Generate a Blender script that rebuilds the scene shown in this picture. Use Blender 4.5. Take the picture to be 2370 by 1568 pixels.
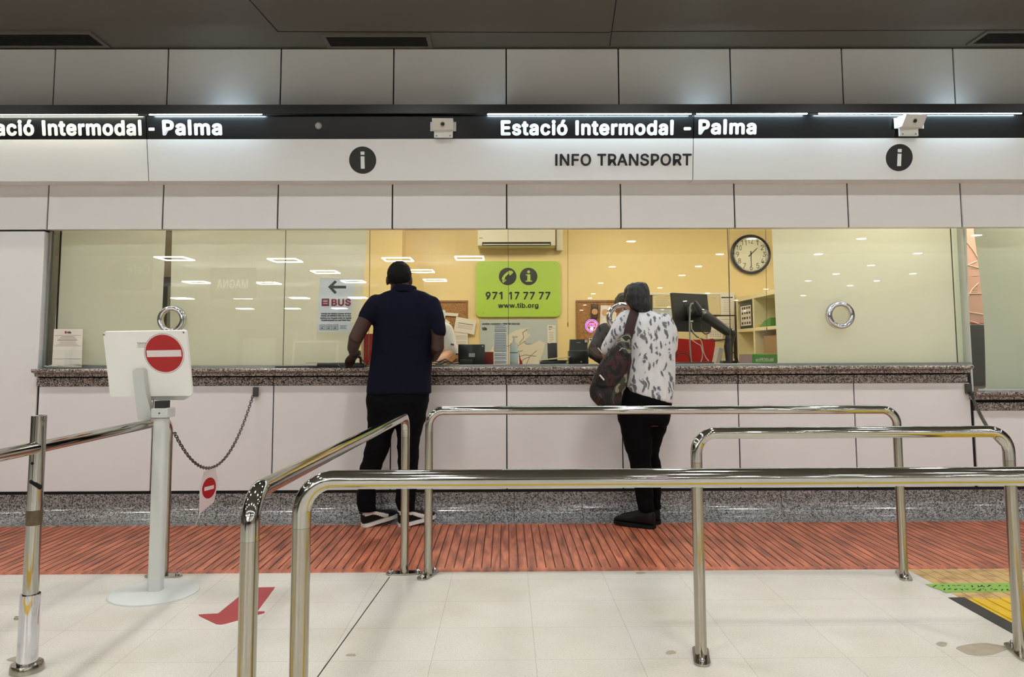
import bpy, bmesh, math, random
from mathutils import Vector, Matrix, noise
random.seed(7)
PI = math.pi
for o in list(bpy.data.objects): bpy.data.objects.remove(o)
SC = bpy.context.scene
COL = SC.collection

# ------------------------------------------------------------------ camera
F, CX, CY = 1777.0, 1185.0, 660.8          # focal length and principal point on the 2370 x 1568 frame
PITCH, YAW, ROLL, H = 0.0865, 0.0082, -0.0039, 1.15
cp, sp = math.cos(PITCH), math.sin(PITCH)
FW = Vector((math.sin(YAW)*cp, math.cos(YAW)*cp, sp))
RT0 = Vector((math.cos(YAW), -math.sin(YAW), 0)); UP0 = RT0.cross(FW)
RT = RT0*math.cos(ROLL) + UP0*math.sin(ROLL); UP = -RT0*math.sin(ROLL) + UP0*math.cos(ROLL)
CAM = Vector((0, 0, H))
cd = bpy.data.cameras.new('camera'); cam = bpy.data.objects.new('camera', cd); COL.objects.link(cam)
cd.sensor_width = 36; cd.lens = 36*F/2370; cd.shift_x = 0; cd.shift_y = -(784-CY)/2370; cd.clip_start = .05
cam.matrix_world = Matrix(((RT.x, UP.x, -FW.x, 0), (RT.y, UP.y, -FW.y, 0), (RT.z, UP.z, -FW.z, H), (0, 0, 0, 1)))
SC.camera = cam
# ------------------------------------------------------------------ world, exposure
SC.view_settings.view_transform = 'Standard'; SC.view_settings.look = 'None'
SC.view_settings.exposure = 1.38; SC.view_settings.gamma = 1; SC.view_settings.use_curve_mapping = False
w = bpy.data.worlds.new('world'); SC.world = w; w.use_nodes = True
w.node_tree.nodes['Background'].inputs[0].default_value = (.6, .62, .65, 1)
w.node_tree.nodes['Background'].inputs[1].default_value = 0.05
SC.cycles.use_denoising = True; SC.cycles.sample_clamp_indirect = 6; SC.cycles.max_bounces = 10
SC.cycles.transparent_max_bounces = 16; SC.cycles.caustics_reflective = False; SC.cycles.caustics_refractive = False
L_DOWN, L_RING, L_TUBE, L_BOOTH = 140.0, 26.0, 34.0, 8.5

# ------------------------------------------------------------------ pixel -> place helpers
def ray(px, py): return FW + RT*((px-CX)/F) - UP*((py-CY)/F)
def at(px, py, Y):
    d = ray(px, py); return CAM + d*(Y/d.y)
def atz(px, py, z=0):
    d = ray(px, py); return CAM + d*((z-H)/d.z)
def rect(x0, y0, x1, y1, Y):
    xm, ym = (x0+x1)/2, (y0+y1)/2
    return at(x0, ym, Y).x, at(x1, ym, Y).x, at(xm, y1, Y).z, at(xm, y0, Y).z      # X0 X1 Z0 Z1
YW, YG, YS, YB = 5.41, 5.475, 5.31, 8.0
ZC = H+2.205

# ------------------------------------------------------------------ materials
def lin(c):
    return tuple(((v/255)/12.92 if v/255 <= .04045 else ((v/255+.055)/1.055)**2.4) for v in c)
def mat(name, rgb, rough=.5, metal=0, spec=.5, bump=0, bscale=200, noise_amt=0, nscale=4, emit=None, estr=0, trans=0, coat=0):
    m = bpy.data.materials.new(name); m.use_nodes = True
    nt = m.node_tree; b = nt.nodes['Principled BSDF']
    c = (*lin(rgb), 1)
    b.inputs['Base Color'].default_value = c; b.inputs['Roughness'].default_value = rough
    b.inputs['Metallic'].default_value = metal; b.inputs['Specular IOR Level'].default_value = spec
    b.inputs['Coat Weight'].default_value = coat
    tc = nt.nodes.new('ShaderNodeTexCoord')
    if noise_amt:
        n = nt.nodes.new('ShaderNodeTexNoise'); n.inputs['Scale'].default_value = nscale; n.inputs['Detail'].default_value = 5
        nt.links.new(tc.outputs['Object'], n.inputs['Vector'])
        mx = nt.nodes.new('ShaderNodeMix'); mx.data_type = 'RGBA'; mx.blend_type = 'MIX'
        mx.inputs[6].default_value = tuple(v*(1-noise_amt) for v in c[:3])+(1,)
        mx.inputs[7].default_value = tuple(min(1, v*(1+noise_amt)) for v in c[:3])+(1,)
        nt.links.new(n.outputs['Fac'], mx.inputs[0]); nt.links.new(mx.outputs[2], b.inputs['Base Color'])
    if bump:
        n = nt.nodes.new('ShaderNodeTexNoise'); n.inputs['Scale'].default_value = bscale; n.inputs['Detail'].default_value = 3
        nt.links.new(tc.outputs['Object'], n.inputs['Vector'])
        bp = nt.nodes.new('ShaderNodeBump'); bp.inputs['Strength'].default_value = bump; bp.inputs['Distance'].default_value = .01
        nt.links.new(n.outputs['Fac'], bp.inputs['Height']); nt.links.new(bp.outputs[0], b.inputs['Normal'])
    if emit:
        b.inputs['Emission Color'].default_value = (*emit, 1); b.inputs['Emission Strength'].default_value = estr
    if trans: b.inputs['Transmission Weight'].default_value = trans
    return m
def ramp_mat(name, stops, scale, rough=.4, detail=2, distort=0, stretch=(1, 1, 1), const=False, kind='noise', bump=0, spec=.5, rot=(0, 0, 0), coat=0):
    m = bpy.data.materials.new(name); m.use_nodes = True
    nt = m.node_tree; b = nt.nodes['Principled BSDF']; b.inputs['Roughness'].default_value = rough
    b.inputs['Specular IOR Level'].default_value = spec; b.inputs['Coat Weight'].default_value = coat
    tc = nt.nodes.new('ShaderNodeTexCoord'); mp = nt.nodes.new('ShaderNodeMapping')
    mp.inputs['Scale'].default_value = stretch; mp.inputs['Rotation'].default_value = rot
    nt.links.new(tc.outputs['Object'], mp.inputs['Vector'])
    if kind == 'noise':
        t = nt.nodes.new('ShaderNodeTexNoise'); t.inputs['Detail'].default_value = detail; t.inputs['Distortion'].default_value = distort
        out = t.outputs['Fac']; nt.links.new(mp.outputs[0], t.inputs['Vector'])
    else:
        n = nt.nodes.new('ShaderNodeTexNoise'); n.inputs['Scale'].default_value = scale*.7; n.inputs['Detail'].default_value = 2
        nt.links.new(mp.outputs[0], n.inputs['Vector'])
        ad = nt.nodes.new('ShaderNodeVectorMath'); ad.operation = 'MULTIPLY_ADD'
        nt.links.new(n.outputs['Color'], ad.inputs[0]); ad.inputs[1].default_value = (distort,)*3; nt.links.new(mp.outputs[0], ad.inputs[2])
        t = nt.nodes.new('ShaderNodeTexVoronoi'); out = t.outputs['Distance']; nt.links.new(ad.outputs[0], t.inputs['Vector'])
        if kind == 'cell':
            sx = nt.nodes.new('ShaderNodeSeparateColor'); nt.links.new(t.outputs['Color'], sx.inputs[0]); out = sx.outputs[0]
    t.inputs['Scale'].default_value = scale
    r = nt.nodes.new('ShaderNodeValToRGB'); r.color_ramp.interpolation = 'CONSTANT' if const else 'LINEAR'
    e = r.color_ramp.elements
    while len(e) < len(stops): e.new(.5)
    for k, (p, c) in enumerate(stops): e[k].position = p; e[k].color = (*lin(c), 1)
    nt.links.new(out, r.inputs[0]); nt.links.new(r.outputs[0], b.inputs['Base Color'])
    if bump:
        bp = nt.nodes.new('ShaderNodeBump'); bp.inputs['Strength'].default_value = bump; bp.inputs['Distance'].default_value = .01
        nt.links.new(out, bp.inputs['Height']); nt.links.new(bp.outputs[0], b.inputs['Normal'])
    return m
def emis(name, rgb, s):
    m = bpy.data.materials.new(name); m.use_nodes = True; nt = m.node_tree; nt.nodes.clear()
    e = nt.nodes.new('ShaderNodeEmission'); e.inputs[0].default_value = (*rgb, 1); e.inputs[1].default_value = s
    o = nt.nodes.new('ShaderNodeOutputMaterial'); nt.links.new(e.outputs[0], o.inputs[0]); return m
def glass_mat(name, tint, ior):
    m = bpy.data.materials.new(name); m.use_nodes = True; nt = m.node_tree; nt.nodes.clear()
    t = nt.nodes.new('ShaderNodeBsdfTransparent'); t.inputs[0].default_value = (*tint, 1)
    g = nt.nodes.new('ShaderNodeBsdfGlossy'); g.inputs['Roughness'].default_value = 0; g.inputs[0].default_value = (1, 1, 1, 1)
    ge = nt.nodes.new('ShaderNodeNewGeometry'); dt = nt.nodes.new('ShaderNodeVectorMath'); dt.operation = 'DOT_PRODUCT'
    nt.links.new(ge.outputs['Incoming'], dt.inputs[0]); nt.links.new(ge.outputs['Normal'], dt.inputs[1])
    ab = nt.nodes.new('ShaderNodeMath'); ab.operation = 'ABSOLUTE'; nt.links.new(dt.outputs['Value'], ab.inputs[0])
    om = nt.nodes.new('ShaderNodeMath'); om.operation = 'SUBTRACT'; om.inputs[0].default_value = 1; nt.links.new(ab.outputs[0], om.inputs[1])
    pw = nt.nodes.new('ShaderNodeMath'); pw.operation = 'POWER'; pw.inputs[1].default_value = 5; nt.links.new(om.outputs[0], pw.inputs[0])
    f0 = ((ior-1)/(ior+1))**2; f = nt.nodes.new('ShaderNodeMath'); f.operation = 'MULTIPLY_ADD'; f.inputs[1].default_value = 1-f0; f.inputs[2].default_value = f0; nt.links.new(pw.outputs[0], f.inputs[0])
    x = nt.nodes.new('ShaderNodeMixShader'); o = nt.nodes.new('ShaderNodeOutputMaterial')
    nt.links.new(f.outputs[0], x.inputs[0]); nt.links.new(t.outputs[0], x.inputs[1]); nt.links.new(g.outputs[0], x.inputs[2])
    nt.links.new(x.outputs[0], o.inputs[0]); return m
def floor_mat():
    m = bpy.data.materials.new('cream_floor_tiles'); m.use_nodes = True; nt = m.node_tree; b = nt.nodes['Principled BSDF']
    tc = nt.nodes.new('ShaderNodeTexCoord'); mp = nt.nodes.new('ShaderNodeMapping'); mp.inputs['Location'].default_value = (-.108, -.265, 0)
    nt.links.new(tc.outputs['Object'], mp.inputs['Vector'])
    br = nt.nodes.new('ShaderNodeTexBrick'); br.offset = 0; br.squash = 1
    for k, v in (('Scale', 1), ('Mortar Size', .0011), ('Mortar Smooth', .3), ('Brick Width', .39), ('Row Height', .34), ('Bias', 0)): br.inputs[k].default_value = v
    br.inputs['Color1'].default_value = (*lin((212, 208, 198)), 1); br.inputs['Color2'].default_value = (*lin((217, 212, 202)), 1)
    br.inputs['Mortar'].default_value = (*lin((176, 171, 161)), 1); nt.links.new(mp.outputs[0], br.inputs['Vector'])
    n = nt.nodes.new('ShaderNodeTexNoise'); n.inputs['Scale'].default_value = 160; n.inputs['Detail'].default_value = 3
    nt.links.new(tc.outputs['Object'], n.inputs['Vector'])
    r = nt.nodes.new('ShaderNodeValToRGB'); r.color_ramp.elements[0].position = .30; r.color_ramp.elements[0].color = (.80, .79, .77, 1)
    r.color_ramp.elements[1].position = .52; r.color_ramp.elements[1].color = (1, 1, 1, 1); nt.links.new(n.outputs['Fac'], r.inputs[0])
    n2 = nt.nodes.new('ShaderNodeTexNoise'); n2.inputs['Scale'].default_value = 2.2; n2.inputs['Detail'].default_value = 6
    nt.links.new(tc.outputs['Object'], n2.inputs['Vector'])
    r2 = nt.nodes.new('ShaderNodeValToRGB'); r2.color_ramp.elements[0].position = .25; r2.color_ramp.elements[0].color = (.86, .84, .80, 1)
    r2.color_ramp.elements[1].position = .6; r2.color_ramp.elements[1].color = (1, 1, 1, 1); nt.links.new(n2.outputs['Fac'], r2.inputs[0])
    m1 = nt.nodes.new('ShaderNodeMix'); m1.data_type = 'RGBA'; m1.blend_type = 'MULTIPLY'; m1.inputs[0].default_value = 1
    nt.links.new(br.outputs[0], m1.inputs[6]); nt.links.new(r.outputs[0], m1.inputs[7])
    m2 = nt.nodes.new('ShaderNodeMix'); m2.data_type = 'RGBA'; m2.blend_type = 'MULTIPLY'; m2.inputs[0].default_value = 1
    nt.links.new(m1.outputs[2], m2.inputs[6]); nt.links.new(r2.outputs[0], m2.inputs[7]); nt.links.new(m2.outputs[2], b.inputs['Base Color'])
    b.inputs['Roughness'].default_value = .2; b.inputs['Specular IOR Level'].default_value = .4
    return m
def blind_mat(name, rgb):
    m = bpy.data.materials.new(name); m.use_nodes = True; nt = m.node_tree; nt.nodes.clear()
    d = nt.nodes.new('ShaderNodeBsdfDiffuse'); d.inputs[0].default_value = (*lin(rgb), 1)
    t = nt.nodes.new('ShaderNodeBsdfTranslucent'); t.inputs[0].default_value = (*lin(rgb), 1)
    x = nt.nodes.new('ShaderNodeMixShader'); x.inputs[0].default_value = .30; o = nt.nodes.new('ShaderNodeOutputMaterial')
    tc = nt.nodes.new('ShaderNodeTexCoord'); n = nt.nodes.new('ShaderNodeTexNoise'); n.inputs['Scale'].default_value = 3
    nt.links.new(tc.outputs['Object'], n.inputs['Vector'])
    bp = nt.nodes.new('ShaderNodeBump'); bp.inputs['Strength'].default_value = .15; nt.links.new(n.outputs['Fac'], bp.inputs['Height']); nt.links.new(bp.outputs[0], d.inputs['Normal'])
    nt.links.new(d.outputs[0], x.inputs[1]); nt.links.new(t.outputs[0], x.inputs[2]); nt.links.new(x.outputs[0], o.inputs[0]); return m

def shirt_mat():
    """white cloth with smudged grey blotches of mixed size: two warped cell layers whose size varies over the cloth"""
    m = bpy.data.materials.new('white_grey_print_shirt'); m.use_nodes = True; nt = m.node_tree; b = nt.nodes['Principled BSDF']
    N = lambda k: nt.nodes.new(k); L = nt.links.new
    tc = N('ShaderNodeTexCoord'); n = N('ShaderNodeTexNoise'); n.inputs['Scale'].default_value = 11; n.inputs['Detail'].default_value = 3; L(tc.outputs['Object'], n.inputs['Vector'])
    n2 = N('ShaderNodeTexNoise'); n2.inputs['Scale'].default_value = 5; n2.inputs['Detail'].default_value = 2; L(tc.outputs['Object'], n2.inputs['Vector'])
    outs = []
    for sc, rt, st, wa in ((13, .55, (1.9, 1.2, .62), .11), (21, -.35, (1.7, 1.2, .6), .08)):
        ad = N('ShaderNodeVectorMath'); ad.operation = 'MULTIPLY_ADD'; L(n.outputs['Color'], ad.inputs[0]); ad.inputs[1].default_value = (wa,)*3; L(tc.outputs['Object'], ad.inputs[2])
        mp = N('ShaderNodeMapping'); mp.inputs['Scale'].default_value = st; mp.inputs['Rotation'].default_value = (0, rt, 0); L(ad.outputs[0], mp.inputs['Vector'])
        v = N('ShaderNodeTexVoronoi'); v.inputs['Scale'].default_value = sc; L(mp.outputs[0], v.inputs['Vector']); outs.append(v.outputs['Distance'])
    mn = N('ShaderNodeMath'); mn.operation = 'MINIMUM'; L(outs[0], mn.inputs[0]); L(outs[1], mn.inputs[1])
    ma = N('ShaderNodeMath'); ma.operation = 'MULTIPLY_ADD'; L(n2.outputs['Fac'], ma.inputs[0]); ma.inputs[1].default_value = .34; L(mn.outputs[0], ma.inputs[2])
    r = N('ShaderNodeValToRGB'); e = r.color_ramp.elements
    while len(e) < 4: e.new(.5)
    for k, (p, c) in enumerate(((.30, (100, 100, 104)), (.425, (126, 126, 130)), (.465, (206, 205, 206)), (1, (218, 217, 218)))): e[k].position = p; e[k].color = (*lin(c), 1)
    L(ma.outputs[0], r.inputs[0]); L(r.outputs[0], b.inputs['Base Color']); b.inputs['Roughness'].default_value = .85; b.inputs['Specular IOR Level'].default_value = .2
    return m
M = dict(
    panel=mat('white_enamel_panel', (228, 226, 225), .32, spec=.4, noise_amt=.02, nscale=1.5),
    substrate=mat('dark_joint_backing', (14, 13, 14), .8),
    ceiling=mat('dark_ceiling_metal', (104, 101, 94), .45, spec=.3, noise_amt=.05, nscale=2),
    ceiling_far=mat('pale_hall_ceiling', (200, 200, 198), .6),
    ceil_seam=mat('ceiling_seam', (8, 8, 8), .8), ceil_frame=mat('vent_frame', (105, 101, 93), .5), vent_dark=mat('vent_slats', (16, 14, 12), .6),
    floor=floor_mat(),
    hallwall=mat('pale_hall_wall', (190, 186, 176), .6, noise_amt=.04, nscale=.7),
    red=ramp_mat('red_tactile_rubber', [(.28, (104, 60, 44)), (.46, (162, 90, 64)), (.68, (208, 124, 92))], 5, .42, 8, .4, stretch=(5, .7, 1), bump=.05),
    tan=ramp_mat('worn_tan_tactile', [(.3, (150, 112, 62)), (.55, (200, 164, 104))], 14, .5, 5), yellow=mat('yellow_tactile', (214, 176, 32), .45, noise_amt=.15, nscale=20),
    blackstrip=mat('black_edging', (48, 46, 42), .6, noise_amt=.3, nscale=20), green_decal=mat('green_floor_decal', (128, 172, 72), .5, noise_amt=.15, nscale=30),
    red_decal=mat('red_floor_decal', (160, 52, 56), .4, noise_amt=.05, nscale=10), stain=mat('floor_stain', (160, 148, 128), .5, noise_amt=.2, nscale=25),
    granite=ramp_mat('brown_granite', [(0, (30, 26, 25)), (.24, (62, 54, 50)), (.30, (112, 101, 95)), (.62, (134, 124, 117)), (.68, (178, 168, 160))], 165, .18, 2, .006, coat=.3, kind='cell'),
    granite2=ramp_mat('grey_granite', [(0, (40, 38, 37)), (.24, (66, 63, 61)), (.30, (106, 103, 100)), (.62, (124, 121, 118)), (.68, (160, 157, 154))], 165, .22, 2, .006, coat=.3, kind='cell'),
    steel=mat('polished_steel', (188, 186, 180), .07, 1, noise_amt=.02), brushed=mat('brushed_steel', (178, 173, 160), .15, 1, noise_amt=.05, nscale=60), chrome=mat('chrome', (225, 225, 230), .05, 1),
    darkmetal=mat('dark_metal', (92, 90, 86), .3, .9), alum=mat('aluminium', (170, 172, 170), .3, .9), rust=mat('tape_residue', (92, 78, 58), .5, .3, noise_amt=.5, nscale=60),
    hole=mat('hole_black', (4, 4, 4), .9),
    sign_black=mat('glossy_black_band', (15, 17, 19), .22, spec=.5), sign_white=mat('white_fascia', (232, 232, 232), .35, noise_amt=.015, nscale=1.2), hood=mat('black_hood', (20, 22, 24), .45),
    letter_white=mat('white_letters', (235, 235, 235), .4), letter_black=mat('black_letters', (16, 16, 17), .5), icon_black=mat('icon_black', (34, 34, 32), .5),
    camwhite=mat('camera_shell', (220, 220, 214), .4), lens=mat('lens_black', (10, 10, 12), .15), screw=mat('screw', (110, 105, 98), .4, .6),
    glass=glass_mat('window_glass', (.97, .985, .97), 1.62), acrylic=glass_mat('clear_acrylic', (.97, .98, .98), 1.12),
    blind=blind_mat('pale_roller_blind', (242, 242, 232)), blind2=blind_mat('greenish_roller_blind', (230, 236, 226)),
    seam=mat('silicone_seam', (62, 54, 40), .6),
    boothwall=mat('cream_booth_wall', (234, 208, 146), .6, noise_amt=.02, nscale=2), boothceil=mat('booth_ceiling', (225, 215, 190), .7), boothfloor=mat('booth_floor', (120, 112, 100), .6), desk=mat('booth_worktop', (190, 180, 160), .5),
    ac=mat('ac_cream', (232, 224, 200), .4), dark=mat('dark_slot', (18, 16, 15), .6),
    lime=mat('lime_sign', (172, 204, 72), .4), map_sea=mat('map_sea', (186, 192, 188), .5, noise_amt=.02), map_land=mat('map_land', (222, 212, 190), .5), map_line=mat('map_line', (120, 104, 92), .6),
    cork=ramp_mat('cork', [(.35, (140, 98, 52)), (.6, (176, 128, 78))], 60, .8, 4), corkframe=mat('cork_frame', (150, 104, 60), .6),
    paper=mat('paper', (228, 218, 204), .7), paper2=mat('cream_paper', (214, 196, 150), .7), paper3=mat('blue_grey_paper', (214, 219, 225), .6), print_=mat('print_grey', (120, 114, 108), .7), printdark=mat('print_dark', (50, 48, 56), .7), printred=mat('print_red', (150, 44, 66), .6),
    brown_poster=mat('brown_poster', (72, 44, 34), .5), orange=mat('poster_orange', (208, 160, 110), .6),
    frame_white=mat('white_frame', (226, 216, 192), .5), frame_black=mat('black_frame', (22, 20, 22), .45),
    plastic_black=mat('black_plastic', (14, 14, 15), .3), plastic_dk=mat('charcoal_plastic', (38, 36, 34), .45), plastic_grey=mat('grey_plastic', (168, 170, 160), .45), kiosk=mat('kiosk_white', (238, 238, 234), .45, noise_amt=.02, nscale=6), kiosk_grey=mat('kiosk_grey', (204, 206, 202), .5),
    red_fabric=mat('red_fabric', (186, 24, 20), .8, bump=.1, bscale=400), red_gloss=mat('red_gloss', (176, 30, 28), .4), darkred=mat('dark_red', (140, 40, 36), .6),
    sticker_red=mat('sticker_red', (172, 28, 30), .45), sticker_white=mat('sticker_white', (226, 214, 214), .45),
    shelf=mat('cream_shelf', (238, 226, 180), .5), clockface=mat('clock_face', (226, 222, 196), .5), green_box=mat('green_box', (70, 140, 36), .5), pink_box=mat('pink_grey_box', (178, 150, 148), .6), brownbox=mat('brown_box', (160, 128, 84), .7),
    wire_w=mat('white_cable', (220, 214, 200), .5), bottle=mat('frosted_bottle', (206, 208, 196), .25), bottle_label=mat('bottle_label', (196, 210, 214), .5),
    skin_dark=mat('dark_skin', (60, 36, 28), .5, spec=.3, noise_amt=.06, nscale=20), skin_light=mat('light_skin', (206, 152, 118), .5, noise_amt=.05, nscale=20), skin_mid=mat('tan_skin', (176, 122, 92), .5, noise_amt=.05, nscale=20),
    hair_black=mat('black_hair', (9, 8, 8), .7, spec=.2, bump=.5, bscale=160), hair_grey=ramp_mat('black_grey_hair', [(.42, (11, 10, 10)), (.60, (28, 28, 30)), (.74, (84, 84, 87))], 26, .6, 6, .8, stretch=(2.5, 2.5, .7), bump=.4), hair_brown=mat('dark_brown_hair', (34, 22, 18), .5, bump=.5, bscale=140),
    navy=mat('navy_polo', (11, 12, 29), .9, spec=.15, bump=.12, bscale=30), navy2=mat('navy_sweater', (24, 24, 38), .9, spec=.2, bump=.2, bscale=60), trousers=mat('black_trousers', (7, 7, 10), .9, spec=.12, bump=.15, bscale=24), white_polo=mat('white_polo', (226, 222, 216), .8, bump=.1, bscale=30),
    print_shirt=shirt_mat(),
    camo=ramp_mat('camouflage', [(0, (10, 9, 9)), (.43, (52, 22, 20)), (.50, (14, 13, 12)), (.55, (58, 58, 44)), (.595, (132, 126, 104)), (.64, (12, 11, 11))], 7.5, .8, 1.5, 1.1, const=True, stretch=(1.3, 1, .8)),
    strap=mat('brown_strap', (46, 24, 22), .8), shoe_black=mat('shoe_black', (8, 8, 9), .6, spec=.25), shoe_white=mat('shoe_white', (222, 220, 214), .5), watch=mat('watch_black', (10, 10, 11), .3), eye=mat('eye_white', (225, 220, 212), .3), lip=mat('lip', (120, 66, 58), .5),
    l_spot=emis('spot_glow', (1, 1, .98), 98), l_down=emis('downlight_glow', (1, 1, .985), L_DOWN), l_ring=emis('ring_light_glow', (1, .98, .95), L_RING), l_tube=emis('tube_cool', (.66, .88, 1), L_TUBE), l_tube_w=emis('tube_warm', (.97, 1, .80), L_TUBE*.8), l_booth=emis('booth_panel_glow', (1, .92, .74), L_BOOTH),
    neon_p=emis('neon_pink', (1, .22, .85), 7), neon_v=emis('neon_violet', (.36, .12, 1), 7), neon_w=emis('neon_white', (.75, .95, 1), 10),
    magna=mat('grey_signboard', (70, 66, 58), .6), pinkmap=mat('pink_map', (222, 176, 158), .6), pinkline=mat('pink_map_line', (246, 214, 190), .6),
)

# ------------------------------------------------------------------ mesh helpers
class MB:
    def __init__(s): s.b = bmesh.new()
    def box(s, x0, x1, y0, y1, z0, z1, bev=0, seg=2, mtx=None):
        r = bmesh.ops.create_cube(s.b, size=1); vs = r['verts']
        for v in vs: v.co = Vector(((x0+x1)/2+v.co.x*(x1-x0), (y0+y1)/2+v.co.y*(y1-y0), (z0+z1)/2+v.co.z*(z1-z0)))
        if mtx: 
            for v in vs: v.co = mtx @ v.co
        if bev:
            es = list({e for v in vs for e in v.link_edges})
            bmesh.ops.bevel(s.b, geom=es, offset=bev, segments=seg, affect='EDGES', profile=.5)
        return s
    def tube(s, pts, rad, seg=16, caps=True, ry=None, closed=False, up=None):
        pts = [Vector(p) for p in pts]; n = len(pts)
        rad = [rad]*n if not isinstance(rad, (list, tuple)) else list(rad)
        ry = rad if ry is None else ([ry]*n if not isinstance(ry, (list, tuple)) else list(ry))
        T = []
        for i in range(n):
            a = pts[(i-1) % n] if (closed or i > 0) else pts[i]; c = pts[(i+1) % n] if (closed or i < n-1) else pts[i]
            T.append((c-a).normalized())
        u = Vector(up) if up else (Vector((0, 0, 1)) if abs(T[0].z) < .9 else Vector((1, 0, 0)))
        rings = []
        for i in range(n):
            u = (u - T[i]*u.dot(T[i])); u = u.normalized() if u.length > 1e-6 else T[i].orthogonal().normalized()
            v = T[i].cross(u)
            rings.append([s.b.verts.new(pts[i] + v*(rad[i]*math.cos(2*PI*k/seg)) + u*(ry[i]*math.sin(2*PI*k/seg))) for k in range(seg)])
        for i in range(n if closed else n-1):
            a, c = rings[i], rings[(i+1) % n]
            for k in range(seg): s.b.faces.new((a[k], a[(k+1) % seg], c[(k+1) % seg], c[k]))
        if caps and not closed: s.b.faces.new(rings[0][::-1]); s.b.faces.new(rings[-1])
        return s
    def cyl(s, p0, p1, r, seg=24, r2=None): return s.tube([p0, p1], [r, r if r2 is None else r2], seg)
    def prism(s, poly, ext):
        ext = Vector(ext); a = [s.b.verts.new(Vector(p)) for p in poly]; c = [s.b.verts.new(Vector(p)+ext) for p in poly]
        n = len(a); s.b.faces.new(a[::-1]); s.b.faces.new(c)
        for k in range(n): s.b.faces.new((a[k], a[(k+1) % n], c[(k+1) % n], c[k]))
        return s
    def loft(s, rings, e=2.3, seg=28):
        """rings: (centre, rx, ry, [xaxis, yaxis])"""
        R = []
        for r in rings:
            c, rx, ry = Vector(r[0]), r[1], r[2]; ax = Vector(r[3]) if len(r) > 3 else Vector((1, 0, 0)); ay = Vector(r[4]) if len(r) > 4 else Vector((0, 1, 0))
            L = []
            for k in range(seg):
                t = 2*PI*k/seg; cc, ss = math.cos(t), math.sin(t)
                L.append(s.b.verts.new(c + ax*(rx*math.copysign(abs(cc)**(2/e), cc)) + ay*(ry*math.copysign(abs(ss)**(2/e), ss))))
            R.append(L)
        for a, c in zip(R, R[1:]):
            for k in range(seg): s.b.faces.new((a[k], a[(k+1) % seg], c[(k+1) % seg], c[k]))
        s.b.faces.new(R[0][::-1]); s.b.faces.new(R[-1]); return s
    def ball(s, c, rx, ry=None, rz=None, m=None, seg=16):
        ry = rx if ry is None else ry; rz = rx if rz is None else rz
        r = bmesh.ops.create_uvsphere(s.b, u_segments=seg, v_segments=max(8, seg*2//3), radius=1)
        for v in r['verts']:
            q = Vector((v.co.x*rx, v.co.y*ry, v.co.z*rz)); v.co = Vector(c) + ((m @ q) if m else q)
        return s
    def limb(s, pts, rad, seg=16, ry=None):
        s.tube(pts, rad, seg, ry=ry); s.ball(pts[0], rad[0]); s.ball(pts[-1], rad[-1]); return s
    def lathe(s, prof, c, axis=(0, 0, 1), seg=40):
        axis = Vector(axis).normalized(); u = axis.orthogonal().normalized(); v = axis.cross(u); c = Vector(c); R = []
        for r, h in prof: R.append([s.b.verts.new(c + axis*h + (u*math.cos(2*PI*k/seg)+v*math.sin(2*PI*k/seg))*max(r, 1e-5)) for k in range(seg)])
        for a, b2 in zip(R, R[1:]):
            for k in range(seg): s.b.faces.new((a[k], a[(k+1) % seg], b2[(k+1) % seg], b2[k]))
        return s
    def torus(s, c, axis, R, r, seg=40, rs=12, a0=0, a1=2*PI):
        axis = Vector(axis).normalized(); u = axis.orthogonal().normalized(); v = axis.cross(u); c = Vector(c)
        full = abs(a1-a0-2*PI) < 1e-6; n = seg if full else seg+1
        pts = [c+(u*math.cos(a0+(a1-a0)*k/seg)+v*math.sin(a0+(a1-a0)*k/seg))*R for k in range(n)]
        return s.tube(pts, r, rs, closed=full, up=axis)
    def add(s, me, mtx=None):
        b0 = len(s.b.verts); s.b.from_mesh(me); s.b.verts.ensure_lookup_table()
        if mtx:
            for v in s.b.verts[b0:]: v.co = mtx @ v.co
        return s
    def xf(s, m):
        for v in s.b.verts: v.co = m @ v.co
        return s
    def mesh(s, name):
        bmesh.ops.recalc_face_normals(s.b, faces=s.b.faces)
        me = bpy.data.meshes.new(name); s.b.to_mesh(me); s.b.free(); return me
LOC = {}
def finish(name, me, m, parent=None, loc=None, smooth=True):
    o = bpy.data.objects.new(name, me); COL.objects.link(o)
    if m is not None and not me.materials: me.materials.append(m)
    if smooth:
        me.polygons.foreach_set('use_smooth', [True]*len(me.polygons)); me.set_sharp_from_angle(angle=.65)
    base = LOC[parent.name] if parent else (Vector(loc) if loc is not None else Vector((0, 0, 0)))
    if base.length: me.transform(Matrix.Translation(-base))
    if parent: o.parent = parent
    else: o.location = base
    LOC[o.name] = base.copy()
    return o
def part(name, mb, m, parent, label=None, kind=None, smooth=True):
    me = mb if isinstance(mb, bpy.types.Mesh) else mb.mesh(name)
    o = finish(name, me, m, parent, smooth=smooth)
    if label: o['label'] = label
    if kind: o['kind'] = kind
    return o
def tag(o, label, cat, group=None):
    o['label'] = label; o['category'] = cat
    if group: o['group'] = group
    return o
def thing(name, loc, label, cat, group=None):
    o = bpy.data.objects.new(name, None); COL.objects.link(o); o.location = loc; o.empty_display_size = .1
    LOC[o.name] = Vector(loc); return tag(o, label, cat, group)
def single(name, mb, m, label, cat, group=None):
    me = mb if isinstance(mb, bpy.types.Mesh) else mb.mesh(name)
    xs = [v.co for v in me.vertices]
    loc = Vector(((min(v.x for v in xs)+max(v.x for v in xs))/2, (min(v.y for v in xs)+max(v.y for v in xs))/2, min(v.z for v in xs)))
    return tag(finish(name, me, m, loc=loc), label, cat, group)
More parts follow.
